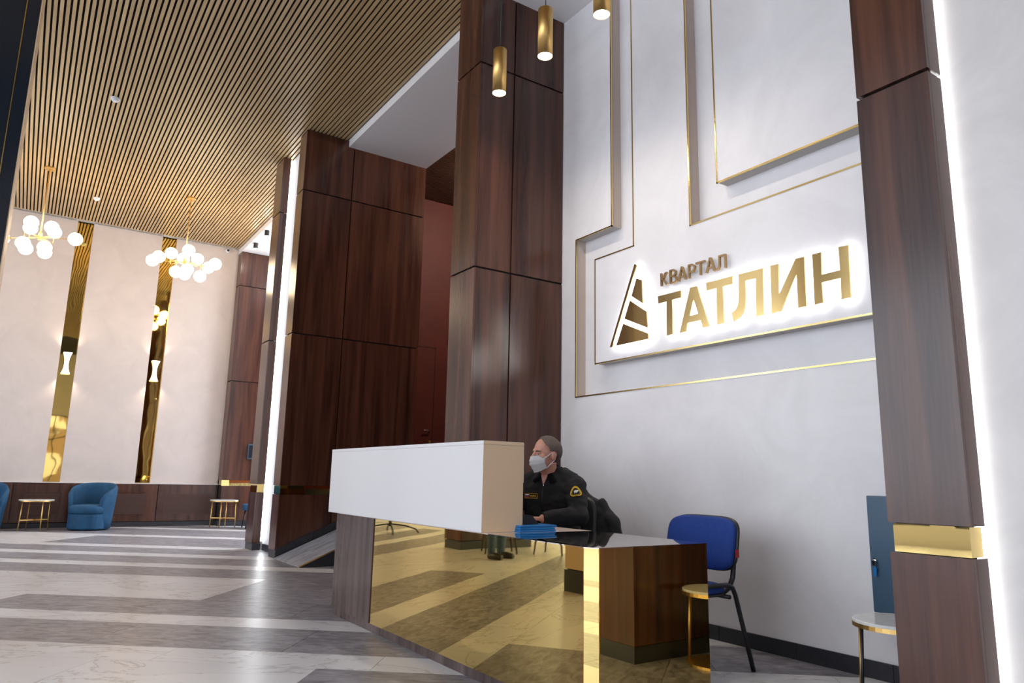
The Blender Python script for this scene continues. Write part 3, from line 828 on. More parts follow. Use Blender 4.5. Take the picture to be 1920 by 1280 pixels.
# gold pendants
XPN = 3.0
for k, (q, lab) in enumerate([((936, 175), 'lowest gold cylinder pendant nearest the slat ceiling edge'), ((1022, 106), 'middle gold cylinder pendant before the walnut pillar'), ((1128, 28), 'rightmost gold cylinder pendant cut by the top of the picture')]):
    c = px('X', XPN, *q)
    t = thing('pendant_lamp', (c.x, c.y, c.z), lab, 'pendant lamp', 'gold cylinder pendants over the desk')
    R_ = 0.058; Lh = 0.405
    bm = bmesh.new(); add_lathe(bm, [(R_-0.003, 0.004), (R_, 0.0), (R_, Lh-0.004), (R_-0.004, Lh), (0.0, Lh)], c, 32)
    sh = mk('shade', bm, 'gold_brushed', t, smooth=False)
    for pl in sh.data.polygons: pl.use_smooth = abs(pl.normal.z) < 0.5
    lathe('lamp_face', [(R_-0.0035, 0.0025), (R_-0.0035, 0.012), (0, 0.012)], c, 'bulb_white', t, n=32)
    tube('cable', [(c.x, c.y, c.z+Lh), (c.x, c.y, ZC)], 0.0035, 'black_metal', t, n=6)
    lathe('ceiling_rose', [(0.045, ZC-c.z-0.025), (0.045, ZC-c.z+0.0)], c, 'gold_brushed', t, n=20)
    sp = bpy.data.lights.new('pendant_light', 'SPOT'); sp.energy = 45; sp.spot_size = math.radians(170); sp.spot_blend = 1.0; sp.color = (1, 0.9, 0.78); sp.shadow_soft_size = 0.05
    so = bpy.data.objects.new('pendant_light', sp); C.objects.link(so); so.location = (c.x, c.y, c.z-0.005); so.parent = t; so.matrix_parent_inverse = Matrix.Translation(-ORG[t.name])

def chandelier(cx, cy, zh, globes, lab):
    t = thing('chandelier', (cx, cy, zh), lab, 'chandelier', 'brass globe chandeliers')
    lathe('canopy', [(0.075, ZC-zh-0.03), (0.08, ZC-zh-0.025), (0.08, ZC-zh)], (cx, cy, zh), 'gold_brushed', t, n=24)
    tube('stem', [(cx, cy, zh), (cx, cy, ZC)], 0.010, 'gold_brushed', t, n=8)
    lathe('hub', [(0.0, -0.05), (0.03, -0.04), (0.03, 0.05), (0.018, 0.08), (0.0, 0.085)], (cx, cy, zh), 'gold_brushed', t, n=16)
    r2 = Vector((CR.x, CR.y, 0)).normalized(); f2 = Vector((_fw.x, _fw.y, 0)).normalized()
    h = Vector((cx, cy, zh))
    for rr, up, dd in globes:
        base = h + r2*rr + f2*dd
        g = base + Vector((0, 0, up))
        bm = bmesh.new()
        dirv = (base-h); L = dirv.length
        if abs(up) < 0.06:
            add_tube(bm, [h, g - dirv.normalized()*0.10], 0.006, 6)
            add_tube(bm, [g - dirv.normalized()*0.115, g - dirv.normalized()*0.085], 0.028, 10)
        else:
            s = 1 if up > 0 else -1
            add_tube(bm, [h, base], 0.006, 6); add_tube(bm, [base, g-Vector((0, 0, s*0.09))], 0.006, 6)
            add_tube(bm, [g-Vector((0, 0, s*0.10)), g-Vector((0, 0, s*0.08))], 0.03, 10)
        arm = mk('arm', bm, 'gold_brushed', t, smooth=True)
        bm = bmesh.new(); add_ball(bm, g, 0.103, 20, 14)
        mk('globe', bm, 'bulb', t, smooth=True)
    return t
chandelier(-0.156, 13.39, 4.68, [(0.57, -0.02, 0.0), (-0.60, -0.02, 0), (-0.21, 0.17, 0.05), (0.20, 0.15, -0.05), (-0.24, -0.17, 0.05), (0.13, -0.18, -0.05), (0.02, 0.19, 0.3), (0.0, 0.16, -0.25), (-0.06, -0.17, 0.25), (-0.06, -0.19, -0.28)], 'brass chandelier with opal globes before the left wall panel')
chandelier(1.986, 13.39, 4.665, [(0.54, -0.02, 0.0), (-0.57, 0.03, 0), (-0.31, 0.20, 0.12), (-0.17, 0.16, 0.3), (0.10, 0.19, -0.1), (0.11, 0.14, 0.25), (-0.27, -0.02, -0.38), (0.25, 0.03, 0.40), (-0.12, -0.13, 0.3), (-0.09, -0.20, -0.1), (0.13, -0.17, -0.15), (0.25, -0.22, 0.1)], 'brass chandelier with opal globes before the right gold strip')

# wall sconces on the brass strips
for k, (xs, lab) in enumerate([(0.52, 'bow-tie shaped white wall sconce on the left gold strip'), (2.047, 'bow-tie shaped white wall sconce on the right gold strip')]):
    t = thing('wall_sconce', (xs, 16.03, 3.04), lab, 'wall lamp', 'sconces on the gold strips')
    rings = []
    for i in range(13):
        v = -1+2*i/12
        hw = 0.036+0.042*abs(v)**2.2; dp = 0.028+0.028*abs(v)**2.0
        z = 3.04+v*0.205
        yb = 16.03
        rings.append([(xs+hw*math.cos(a), yb-dp*(0.5+0.9*max(0, math.sin(a))) if 0 < a < math.pi else yb-dp*0.5+0.0, z) for a in [2*math.pi*j/20 for j in range(20)]])
    bm = bmesh.new(); add_loft(bm, rings); mk('shade', bm, 'sconce', t, smooth=True)
    box('back_plate', (xs-0.03, xs+0.03, 16.022, 16.056, 2.98, 3.10), 'gold_trim', t)
    for s in (1, -1):
        sp = bpy.data.lights.new('sconce_light', 'SPOT'); sp.energy = 22; sp.spot_size = math.radians(120); sp.spot_blend = 0.8; sp.color = (1, 0.78, 0.58); sp.shadow_soft_size = 0.03
        so = bpy.data.objects.new('sconce_light', sp); C.objects.link(so); so.location = (xs, 15.97, 3.04+s*0.225)
        so.rotation_euler = (0 if s < 0 else math.pi, 0, 0)
        so.parent = t; so.matrix_parent_inverse = Matrix.Translation(-ORG[t.name])

# black surface downlights on the alcove bulkhead
for k, (q, lab) in enumerate([((479, 466), 'black cylinder downlight nearest the far walnut pillar'), ((500, 443), 'black cylinder downlight half hidden by the narrow strip pillar')]):
    c = px('Z', 5.64, *q)
    t = thing('downlight', (c.x, c.y, 5.64), lab, 'downlight', 'black downlights of the alcove')
    lathe('housing', [(0.042, 0.003), (0.045, 0.0), (0.045, 0.117)], (c.x, c.y, 5.64), 'black_metal', t, n=24)
    lathe('lens', [(0.04, -0.002), (0.04, 0.004)], (c.x, c.y, 5.64), 'bulb_white', t, n=24)
    add_point('downlight_lamp', (c.x, c.y, 5.60), 8, (1, 0.85, 0.7), 0.04, t)
for q, lab in [((216, 188), 'white smoke detector in the middle of the slat ceiling'), ((181, 374), 'white smoke detector on the slats near the back wall')]:
    c = px('Z', ZC-0.03, *q)
    t = thing('smoke_detector', (c.x, c.y, ZC-0.05), lab, 'smoke detector', 'smoke detectors on the slat ceiling')
    lathe('base', [(0.05, 0.028), (0.055, 0.03), (0.055, 0.0505)], (c.x, c.y, ZC-0.05), 'smoke', t, n=24)
    lathe('cap', [(0, 0.0), (0.03, 0.002), (0.042, 0.012), (0.045, 0.0275)], (c.x, c.y, ZC-0.05), 'smoke', t, n=24)
c = px('Y', 15.97, 428, 469.5)
t = thing('security_camera', (c.x, 16.0, c.z), 'small white dome camera under the ceiling in the back corner', 'camera')
ball('housing', (c.x, 15.985, c.z), (0.052, 0.045, 0.052), 'smoke', t)
ball('lens', (c.x-0.005, 15.945, c.z-0.005), (0.026, 0.012, 0.026), 'black_plastic', t)

# ================================================================== FURNITURE
def tub_chair(c, ang, lab, grp):
    """round upholstered tub armchair; faces local -Y, turned by ang"""
    t = thing('armchair', (*c, 0), lab, 'armchair', grp)
    Rt = Matrix.Rotation(ang, 3, 'Z'); o = Vector((*c, 0))
    W = lambda x, y, z: o + Rt @ Vector((x, y, z))
    n = 28
    # shell: wraps sides and back, high at the back, lower at the front arms
    bm = bmesh.new()
    rings = []
    for i in range(n+1):
        a = math.radians(-46 + (272)*i/n)          # around from front right to front left
        u = abs(i/n-0.5)*2                        # 0 back .. 1 front
        hz = 0.83 - 0.23*u**2.6 - (0.05 if u > 0.97 else 0)
        ca, sa = math.cos(a), math.sin(a)
        ro_t, ro_b = 0.40, 0.34
        th = 0.065
        prof = [(ro_b, 0.02), (ro_b+0.02, 0.2), (ro_t-0.01, 0.5*hz+0.15), (ro_t, hz-0.06), (ro_t-0.02, hz-0.015), (ro_t-th*0.5, hz), (ro_t-th+0.015, hz-0.02), (ro_t-th, hz-0.07), (ro_t-th-0.01, 0.40), (ro_b-th, 0.02)]
        rings.append([W(r*ca*0.98, r*sa*0.92, z) for r, z in prof])
    add_loft(bm, rings)
    mk('shell', bm, 'velvet', t, smooth=True)
    bm = bmesh.new()
    pts = []
    for i in range(24):
        a = 2*math.pi*i/24
        ca, sa = math.cos(a), math.sin(a); pts.append((0.315*math.copysign(abs(ca)**0.75, ca), (0.28*sa if sa > 0 else -0.39*abs(sa)**0.7)*0.95))
    def ring(s, z): return [W(x*s, y*s, z) for x, y in pts]
    add_loft(bm, [ring(0.97, 0.02), ring(1.0, 0.04), ring(1.0, 0.27), ring(0.97, 0.285)]); mk('base', bm, 'velvet', t, smooth=False)
    bm = bmesh.new()
    add_loft(bm, [ring(0.97, 0.29), ring(1.02, 0.305), ring(1.03, 0.37), ring(1.0, 0.415), ring(0.9, 0.435), ring(0.5, 0.445)]); mk('seat_cushion', bm, 'velvet', t, smooth=True)
    return t
tub_chair((1.19, 15.42), math.radians(-29), 'petrol blue velvet tub armchair before the walnut radiator cover', 'blue tub armchairs')
tub_chair((-0.47, 15.45), math.radians(8), 'petrol blue velvet tub armchair cut off by the left edge', 'blue tub armchairs')

def round_table(c, r, h, a0, lab, grp=None, n=4, leg='gold_brushed', bar=True):
    t = thing('side_table', (*c, 0), lab, 'side table', grp)
    lathe('marble_top', [(r-0.007, h-0.022), (r-0.001, h-0.0138), (r-0.001, h-0.002), (r-0.004, h), (0, h)], (*c, 0), 'marble_top', t, n=40)
    lathe('rim', [(r-0.006, h-0.034), (r, h-0.034), (r, h-0.014), (r-0.006, h-0.014)], (*c, 0), leg, t, n=40)
    for k in range(n):
        a = a0+2*math.pi*k/n
        x, y = c[0]+math.cos(a)*r*0.82, c[1]+math.sin(a)*r*0.82
        x2, y2 = c[0]+math.cos(a)*r*0.90, c[1]+math.sin(a)*r*0.90
        tube('leg', [(x2, y2, 0.0), (x, y, h-0.03)], 0.0095, leg, t, n=8)
    if bar:
        for k in range(n//2):
            a = a0+2*math.pi*k/n
            bm = bmesh.new()
            p, q = Vector((c[0]+math.cos(a)*r*0.86, c[1]+math.sin(a)*r*0.86, 0.17)), Vector((c[0]-math.cos(a)*r*0.86, c[1]-math.sin(a)*r*0.86, 0.17))
            s = (q-p).normalized().cross(Vector((0, 0, 1)))*0.008
            add_prism(bm, [p+s, q+s, q-s, p-s], (0, 0, 0.022)); mk('stretcher', bm, leg, t)
    return t
round_table((0.335, 15.42), 0.27, 0.53, math.radians(25), 'round marble topped brass table left of the blue tub armchair', 'round brass tables at the back wall')
round_table((3.46, 15.33), 0.265, 0.53, math.radians(65), 'round marble topped brass table beside the far walnut pillar', 'round brass tables at the back wall')
tb = round_table((3.575, 1.985), 0.205, 0.425, math.radians(127), 'round marble table in front of the blue wall box beside the right pillar', None, n=3, leg='gold_brushed', bar=False)
for k in (-1, 1):
    a = math.radians(127); tx = Vector((-math.sin(a), math.cos(a), 0))*0.017*k
    bx, by = 3.575+math.cos(a)*0.165+tx.x, 1.985+math.sin(a)*0.165+tx.y
    tube('leg_rod', [(bx+math.cos(a)*0.018, by+math.sin(a)*0.018, 0), (bx, by, 0.39)], 0.008, 'black_metal', tb, n=8)
lathe('foot_ring', [(0.165, 0.0), (0.19, 0.0), (0.19, 0.014), (0.165, 0.014)], (3.575, 1.985, 0), 'gold_brushed', tb, n=32)

def dining_chair(c, ang, lab, seat='velvet', leg='black_metal', grp=None, hb=0.78):
    t = thing('chair', (*c, 0), lab, 'chair', grp)
    Rt = Matrix.Rotation(ang, 3, 'Z'); o = Vector((*c, 0))
    W = lambda x, y, z: o + Rt @ Vector((x, y, z))
    def rr(x0, x1, y0, y1, z0, z1, name, mat):
        bm = bmesh.new(); add_box(bm, x0, x1, y0, y1, z0, z1, bevel=0.03, seg=3)
        for v in bm.verts: v.co = W(*v.co)
        mk(name, bm, mat, t, smooth=True)
    rr(-0.24, 0.24, -0.25, 0.22, 0.34, 0.46, 'seat', seat)
    rr(-0.24, 0.24, 0.18, 0.27, 0.30, hb, 'backrest', seat)
    for sx in (-1, 1):
        for sy in (-1, 1):
            tube('leg', [W(sx*0.22, sy*0.22+0.0, 0.0), W(sx*0.18, sy*0.18, 0.36)], [0.011, 0.02], leg, t, n=8)
    return t
dining_chair((4.00, 14.95), math.radians(-95), 'blue upholstered chair half hidden behind the narrow strip pillar')
dining_chair((-1.60, 9.05), math.radians(25), 'green chair with dark wooden legs reflected beside the standing visitor', 'green_fabric', 'dark_wood_leg', 'green chairs on the window side')
dining_chair((-2.25, 8.60), math.radians(60), 'green chair with dark wooden legs nearest the windows', 'green_fabric', 'dark_wood_leg', 'green chairs on the window side')

# blue visitor chair behind the desk end (faces -X)
t = thing('visitor_chair', (3.35, 3.13, 0), 'royal blue office chair with black metal legs behind the desk end', 'chair')
def pad(name, W, hw, hh, th, mat, parent, ex=4.0):
    """rounded pad in local (a, b) plane, thickness along c"""
    bm = bmesh.new(); n = 40
    def ring(s, c): 
        out = []
        for k in range(n):
            a = 2*math.pi*k/n
            ca, sa = math.cos(a), math.sin(a)
            out.append(W(hw*s*math.copysign(abs(ca)**(2/ex), ca), hh*s*math.copysign(abs(sa)**(2/ex), sa), c))
        return out
    add_loft(bm, [ring(0.4, -th*0.5), ring(0.9, -th*0.48), ring(0.985, -th*0.3), ring(1.0, 0), ring(0.985, th*0.3), ring(0.9, th*0.48), ring(0.4, th*0.56)])
    return mk(name, bm, mat, parent, smooth=True)
tilt = math.radians(10)
def WB(a, b, c):     # backrest plane: a along Y, b up, c to the front (-X), curved
    curve = 0.25*a*a
    return Vector((3.505 - c*math.cos(tilt) + b*math.sin(tilt) - curve*1.0, 3.13+a, 0.70 + b*math.cos(tilt)))
pad('backrest', WB, 0.262, 0.155, 0.05, 'chair_blue', t, 4.5)
pad('back_shell', lambda a, b, c: WB(a, b, c-0.028), 0.268, 0.16, 0.03, 'black_plastic', t, 4.5)
pad('seat', lambda a, b, c: Vector((3.27+b, 3.13+a, 0.455+c)), 0.235, 0.215, 0.055, 'chair_blue', t, 4.5)
pad('seat_shell', lambda a, b, c: Vector((3.27+b, 3.13+a, 0.425+c)), 0.235, 0.215, 0.02, 'black_plastic', t, 4.5)
for s in (-1, 1):
    yy = 3.13+s*0.235
    tube('leg', [(3.02, yy+s*0.02, 0.0), (3.12, yy, 0.42), (3.15, yy, 0.465), (3.20, yy, 0.48), (3.44, yy, 0.48), (3.485, yy, 0.465), (3.51, yy, 0.42), (3.62, yy+s*0.02, 0.0)], 0.0135, 'black_metal', t, n=10)
    bm = bmesh.new(); y2 = 3.13+s*0.20
    add_tube(bm, [(3.36, y2, 0.43), (3.44, y2, 0.43), (3.50, y2, 0.455), (3.535, y2, 0.51), (3.545, y2, 0.58), (3.545, y2, 0.70)], 0.015, 8)
    mk('back_support', bm, 'black_plastic', t, smooth=True)
tube('cross_bar', [(3.15, 2.90, 0.41), (3.15, 3.36, 0.41)], 0.012, 'black_metal', t, n=8)
tube('cross_bar', [(3.47, 2.90, 0.41), (3.47, 3.36, 0.41)], 0.012, 'black_metal', t, n=8)
box('fabric_tag', (3.49, 3.515, 2.862, 2.866, 0.63, 0.675), 'flag_red', t)

# blue metal box on the logo wall
t = thing('wall_cabinet', (4.05, 2.17, 0.36), 'blue grey metal wall box with a key on the logo wall', 'cabinet')
box('body', (4.006, 4.099, 1.98, 2.36, 0.372, 0.998), 'steel_blue', t, bevel=0.003)
box('door', (3.998, 4.005, 1.985, 2.355, 0.378, 0.992), 'steel_blue', t, bevel=0.002)
cl = px('X', 3.995, 1560+275/3.369, 900+503/3.369)
bm = bmesh.new(); add_tube(bm, [(3.998, cl.y, cl.z), (3.985, cl.y, cl.z)], 0.011, 16); lk = mk('lock', bm, 'chrome', t)
bm = bmesh.new(); add_tube(bm, [(3.986, cl.y, cl.z-0.004+0.0), (3.974, cl.y, cl.z)], 0.006, 8); add_box(bm, 3.972, 3.975, cl.y-0.009, cl.y+0.009, cl.z-0.03, cl.z-0.002); mk('key', bm, 'chrome', lk)
bm = bmesh.new()
add_prism(bm, [(3.975, cl.y-0.006, cl.z-0.03), (3.975, cl.y-0.014, cl.z-0.045), (3.975, cl.y-0.010, cl.z-0.085), (3.975, cl.y+0.002, cl.z-0.088), (3.975, cl.y+0.004, cl.z-0.045)], (0.005, 0, 0)); mk('key_tag', bm, 'folder', lk)

# small dark box on the far walnut pillar
q0 = px('Y', 15.66, 464, 860); q1 = px('Y', 15.66, 480, 833)
t = thing('wall_speaker', ((q0.x+q1.x)/2, 15.69, q0.z), 'small dark navy box mounted on the far walnut pillar', 'wall box')
box('housing', (q0.x, q1.x, 15.66, 15.719, q0.z, q1.z), 'steel_blue', t, bevel=0.004)
box('grille', (q0.x+0.015, q1.x-0.015, 15.655, 15.6605, q0.z+0.02, q1.z-0.02), 'navy', t)

# ================================================================== PEOPLE
def frame(o, deg):
    a = math.radians(deg); F = Vector((math.cos(a), math.sin(a), 0)); L = Vector((-F.y, F.x, 0)); O = Vector(o)
    return (lambda f, l, z: O + F*f + L*l + Vector((0, 0, z))), Matrix(((F.x, L.x, 0), (F.y, L.y, 0), (0, 0, 1)))
def ering(W, cf, cl, z, hd, hw, n=24, sq=2.3):
    out = []
    for k in range(n):
        a = 2*math.pi*k/n; ca, sa = math.cos(a), math.sin(a)
        out.append(W(cf+hd*math.copysign(abs(ca)**(2/sq), ca), cl+hw*math.copysign(abs(sa)**(2/sq), sa), z))
    return out
def head_parts(bm, H, R):
    """H(f, l, z): head frame with origin at the head centre"""
    add_ball(bm, H(-0.012, 0, 0.030), (0.100, 0.077, 0.100), 28, 18, R)
    add_ball(bm, H(0.022, 0, -0.035), (0.072, 0.062, 0.078), 24, 16, R)
    add_ball(bm, H(0.066, 0, -0.093), (0.026, 0.030, 0.024), 16, 10, R)
    add_ball(bm, H(0.072, 0, 0.030), (0.022, 0.054, 0.016), 16, 10, R)
    for s in (-1, 1):
        add_ball(bm, H(0.052, s*0.040, -0.018), (0.034, 0.026, 0.030), 14, 10, R)
        er = R @ Matrix.Rotation(s*math.radians(18), 3, 'Z')
        add_ball(bm, H(-0.012, s*0.082, -0.006), (0.020, 0.010, 0.033), 16, 12, er)
        add_ball(bm, H(-0.008, s*0.077, -0.028), (0.011, 0.008, 0.014), 10, 8, er)
    add_tube(bm, [H(0.078, 0, 0.030), H(0.098, 0, 0.004), H(0.112, 0, -0.022)], [0.012, 0.011, 0.014], 12)
    add_ball(bm, H(0.100, 0, -0.030), (0.016, 0.019, 0.011), 12, 8, R)
    add_ball(bm, H(0.082, 0, -0.066), (0.014, 0.024, 0.010), 12, 8, R)
def face_details(H, R, body):
    for s in (-1, 1):
        e = ball('eye', H(0.0795, s*0.032, 0.004), (0.006, 0.0125, 0.0050), 'eye_white_shaded', body, 12, 8, R @ Matrix.Rotation(s*math.radians(18), 3, 'Z'))
        ball('iris', H(0.0835, s*0.0315, 0.0045), (0.0035, 0.0062, 0.0052), 'black_plastic', e, 10, 6, R)
        ball('eyelid', H(0.0785, s*0.032, 0.0105), (0.009, 0.0155, 0.0050), 'skin', e, 12, 8, R @ Matrix.Rotation(s*math.radians(18), 3, 'Z'))
        ball('ear_hollow', H(-0.006, s*0.0875, -0.006), (0.009, 0.004, 0.015), 'skin_dark', e, 10, 8, R @ Matrix.Rotation(s*math.radians(18), 3, 'Z'))
        bm = bmesh.new()
        add_tube(bm, [H(0.0935, s*0.012, 0.022), H(0.092, s*0.028, 0.0265), H(0.080, s*0.050, 0.022)], [0.0035, 0.004, 0.0025], 8); mk('eyebrow', bm, 'hair', body, smooth=True)
def hair_cap(H, R, body, front=0.048, low=-0.065):
    bm = bmesh.new()
    bmesh.ops.create_uvsphere(bm, u_segments=84, v_segments=60, radius=1.0)
    kill = []
    for f in bm.faces:
        c = f.calc_center_median()
        p = Vector((c.x*0.106, c.y*0.083, c.z*0.106))            # f, l, z about the cranium centre
        z = p.z+0.030; fr = p.x-0.012
        ear = abs(p.y) > 0.05
        keep = True
        if z < low: keep = False
        if fr > front - max(0, 0.085-z)*0.55: keep = False
        if ear and fr > 0.028 and z < 0.055: keep = False
        if ear and -0.046 < fr and z < 0.026: keep = False
        if not keep: kill.append(f)
    bmesh.ops.delete(bm, geom=kill, context='FACES')
    for v in bm.verts:
        q = v.co
        j = 1.0+0.016*math.sin(q.x*41+q.y*17)*math.sin(q.z*37+q.y*29)
        v.co = H(q.x*0.104*j-0.012, q.y*0.0805*j, q.z*0.1045*j+0.030)
    g = bmesh.ops.solidify(bm, geom=bm.faces[:], thickness=0.006)
    return mk('hair', bm, 'hair', body, smooth=True)
def hand(bm, Wr, d, up, side, curl=0.5, s=1.0):
    """palm and five fingers; Wr wrist point, d direction, up = back of the hand, side = towards the thumb"""
    d, up, side = d.normalized(), up.normalized(), side.normalized()
    P = lambda a, b, c: Wr + d*(a*s) + side*(b*s) + up*(c*s)
    add_tube(bm, [P(-0.03, 0, 0), P(0.0, 0, 0)], [0.028*s, 0.026*s], 12)
    for b in (-0.026, -0.009, 0.009, 0.026):
        add_tube(bm, [P(0.0, b*0.7, 0), P(0.045, b, 0.004), P(0.085, b, 0.0)], [0.014*s, 0.0135*s, 0.011*s], 10)
    for b, ln in ((-0.031, 0.060), (-0.010, 0.078), (0.011, 0.083), (0.031, 0.074)):
        k = curl
        a1, a2, a3 = P(0.088, b, 0.0), P(0.088+ln*0.45, b*1.05, -0.012*k*2), P(0.088+ln*0.45+ln*0.32*(1-0.5*k), b*1.05, -0.012*k*2-ln*0.45*k)
        a4 = P(0.088+ln*0.45+ln*0.32*(1-0.5*k)+ln*0.2*(1-k), b*1.03, -0.012*k*2-ln*0.78*k)
        add_tube(bm, [a1, a2, a3, a4], [0.0095*s, 0.009*s, 0.008*s, 0.0065*s], 8)
    add_tube(bm, [P(0.015, 0.024, -0.004), P(0.045, 0.050, -0.012), P(0.072, 0.058, -0.020), P(0.090, 0.054, -0.028)], [0.014*s, 0.0115*s, 0.0095*s, 0.007*s], 8)

# ---------------------------------------------------------------- seated guard
G, RG = frame((3.02, 4.074, 0), 205)
gd = thing('person', (3.11, 4.12, 0), 'seated guard in black uniform and white face mask behind the desk', 'person')
Hd, RH = frame((3.02, 4.074, 1.217), 176)
SHL, ELL, WRL = G(-0.075, 0.185, 1.02), G(0.03, 0.265, 0.815), G(0.225, 0.085, 0.800)
SHR, ELR, WRR = G(-0.075, -0.185, 1.02), G(0.05, -0.265, 0.815), G(0.240, -0.10, 0.800)
def legs(bm, k=1.0):
    for s in (-1, 1):
        add_tube(bm, [G(-0.13, s*0.085, 0.53), G(0.06, s*0.10, 0.54), G(0.26, s*0.11, 0.53)], [0.085*k, 0.078*k, 0.06*k], 14)
        add_ball(bm, G(0.27, s*0.11, 0.52), 0.06*k)
        add_tube(bm, [G(0.27, s*0.11, 0.52), G(0.25, s*0.11, 0.32), G(0.23, s*0.11, 0.09)], [0.056*k, 0.056*k, 0.04*k], 14)
def guard_body(bm):
    head_parts(bm, Hd, RH)
    add_tube(bm, [Hd(-0.018, 0, -0.045), G(-0.035, 0, 1.10), G(-0.065, 0, 1.03)], [0.056, 0.057, 0.075], 18)
    add_loft(bm, [ering(G, -0.12, 0, 0.48, 0.11, 0.165), ering(G, -0.11, 0, 0.65, 0.105, 0.155), ering(G, -0.10, 0, 0.82, 0.11, 0.16), ering(G, -0.085, 0, 0.96, 0.105, 0.165), ering(G, -0.075, 0, 1.04, 0.075, 0.14), ering(G, -0.06, 0, 1.09, 0.05, 0.07)])
    for a, b, c in ((SHL, ELL, WRL), (SHR, ELR, WRR)):
        add_ball(bm, a, 0.055); add_tube(bm, [a, (a+b)/2, b], [0.052, 0.047, 0.040], 12); add_ball(bm, b, 0.040); add_tube(bm, [b, (b+c)/2, c], [0.040, 0.037, 0.027], 12)
    hand(bm, WRL, (WRL-ELL), Vector((0, 0, 1)), G(0, -1, 0)-G(0, 0, 0), 0.35)
    hand(bm, WRR, (WRR-ELR), Vector((0, 0, 1)), G(0, 1, 0)-G(0, 0, 0), 0.35)
    legs(bm, 0.92)
    for s in (-1, 1):
        add_tube(bm, [G(0.21, s*0.11, 0.05), G(0.31, s*0.12, 0.035), G(0.38, s*0.125, 0.03)], [0.042, 0.036, 0.026], 10)
body = fuse('body', guard_body, 'skin', gd, voxel=0.0055, it=3)
face_details(Hd, RH, body)
hair_cap(Hd, RH, body)
# surgical mask
bm = bmesh.new(); NU, NV = 24, 16; grid = []
for j in range(NV+1):
    v = j/NV; rowv = []
    for i in range(NU+1):
        u = -1+2*i/NU; a = math.radians(66)*u
        rf = 0.121+0.010*math.sin(math.pi*min(1, v*1.25))-0.030*max(0, v-0.55)/0.45 + 0.0028*math.sin(v*26)
        rl = 0.071+0.004*math.sin(math.pi*v)
        z = -0.006 - 0.004*u*u - (0.116-0.040*u*u)*v
        rowv.append(bm.verts.new(Hd(rf*math.cos(a)-0.003-(0.0 if v > 0.1 else 0.004), rl*math.sin(a)*1.02, z)))
    grid.append(rowv)
for j in range(NV):
    for i in range(NU): bm.faces.new((grid[j][i], grid[j][i+1], grid[j+1][i+1], grid[j+1][i]))
bmesh.ops.solidify(bm, geom=bm.faces[:], thickness=0.0015)
mk_ = mk('face_mask', bm, 'mask', gd, smooth=True)
for s in (-1, 1):
    tube('ear_loop', [Hd(0.050, s*0.0665, -0.022), Hd(0.020, s*0.0745, 0.002), Hd(-0.008, s*0.079, 0.022), Hd(-0.028, s*0.084, 0.008), Hd(-0.022, s*0.082, -0.030), Hd(0.016, s*0.072, -0.068), Hd(0.038, s*0.066, -0.092)], 0.0020, 'mask', mk_, n=6)
# uniform
def guard_jacket(bm):
    add_loft(bm, [ering(G, -0.115, 0, 0.50, 0.155, 0.205), ering(G, -0.11, 0, 0.64, 0.150, 0.20), ering(G, -0.10, 0, 0.80, 0.145, 0.198), ering(G, -0.088, 0, 0.92, 0.138, 0.20), ering(G, -0.078, 0, 1.00, 0.115, 0.195), ering(G, -0.07, 0, 1.055, 0.088, 0.155), ering(G, -0.062, 0, 1.085, 0.074, 0.10), ering(G, -0.058, 0, 1.10, 0.068, 0.075)])
    for a, b, c, s in ((SHL, ELL, WRL, 1), (SHR, ELR, WRR, -1)):
        add_tube(bm, [G(-0.075, s*0.02, 1.085), G(-0.080, s*0.09, 1.075), a], [0.060, 0.066, 0.068], 16)
        add_ball(bm, a+Vector((0, 0, -0.004)), (0.078, 0.078, 0.074)); add_tube(bm, [a, (a*0.6+b*0.4), b], [0.076, 0.074, 0.066], 16); add_ball(bm, b, 0.066)
        c2 = b+(c-b)*0.96
        add_tube(bm, [b, (b+c2)/2, c2], [0.064, 0.057, 0.045], 16)
jk = fuse('uniform_jacket', guard_jacket, 'uniform', gd, voxel=0.008, it=3)
from mathutils import noise as mnoise
def crumple(o, amp, sc, st=(1, 1, 1)):
    me = o.data
    nn = [v.normal.copy() for v in me.vertices]
    for v, n in zip(me.vertices, nn):
        q = Vector((v.co.x*st[0], v.co.y*st[1], v.co.z*st[2]))*sc
        v.co += n*(amp*(mnoise.noise(q)+0.5*mnoise.noise(q*2.3)))
crumple(jk, 0.010, 9.0, (1, 1, 1.7))
# collar: two turned-down leaves
for s in (-1, 1):
    bm = bmesh.new(); prev = None; rr = []
    for i in range(9):
        t_ = i/8; a = math.radians(180 - 150*t_)        # from nape to throat
        fo, lo = 0.070*math.cos(a)-0.050, s*0.072*math.sin(a)
        top = G(fo+0.020*t_-0.006, lo*(1-0.35*t_), 1.172-0.088*t_); bot = G(fo*1.0+0.040*t_-0.026*(1-t_), lo*(1.45+0.15*t_), 1.105-0.080*t_)
        rr.append((bm.verts.new(top), bm.verts.new(bot)))
    for q, r2 in zip(rr, rr[1:]): bm.faces.new((q[0], r2[0], r2[1], q[1]))
    bmesh.ops.solidify(bm, geom=bm.faces[:], thickness=0.007)
    mk('collar', bm, 'uniform', jk, smooth=True)
    bm = bmesh.new()      # shoulder strap
    add_prism(bm, [G(-0.098, s*0.085, 1.130), G(-0.058, s*0.085, 1.130), G(-0.055, s*0.195, 1.082), G(-0.098, s*0.195, 1.082)], (0, 0, 0.010)); mk('shoulder_strap', bm, 'uniform', jk)
    ball('strap_button', G(-0.066, s*0.100, 1.135), (0.007, 0.007, 0.004), 'gold_trim', jk, 10, 6)
bm = bmesh.new(); add_tube(bm, [G(0.028, 0, 1.02), G(0.048, 0, 0.95), G(0.052, 0, 0.82)], 0.0045, 6); mk('zip', bm, 'black_plastic', jk, smooth=True)
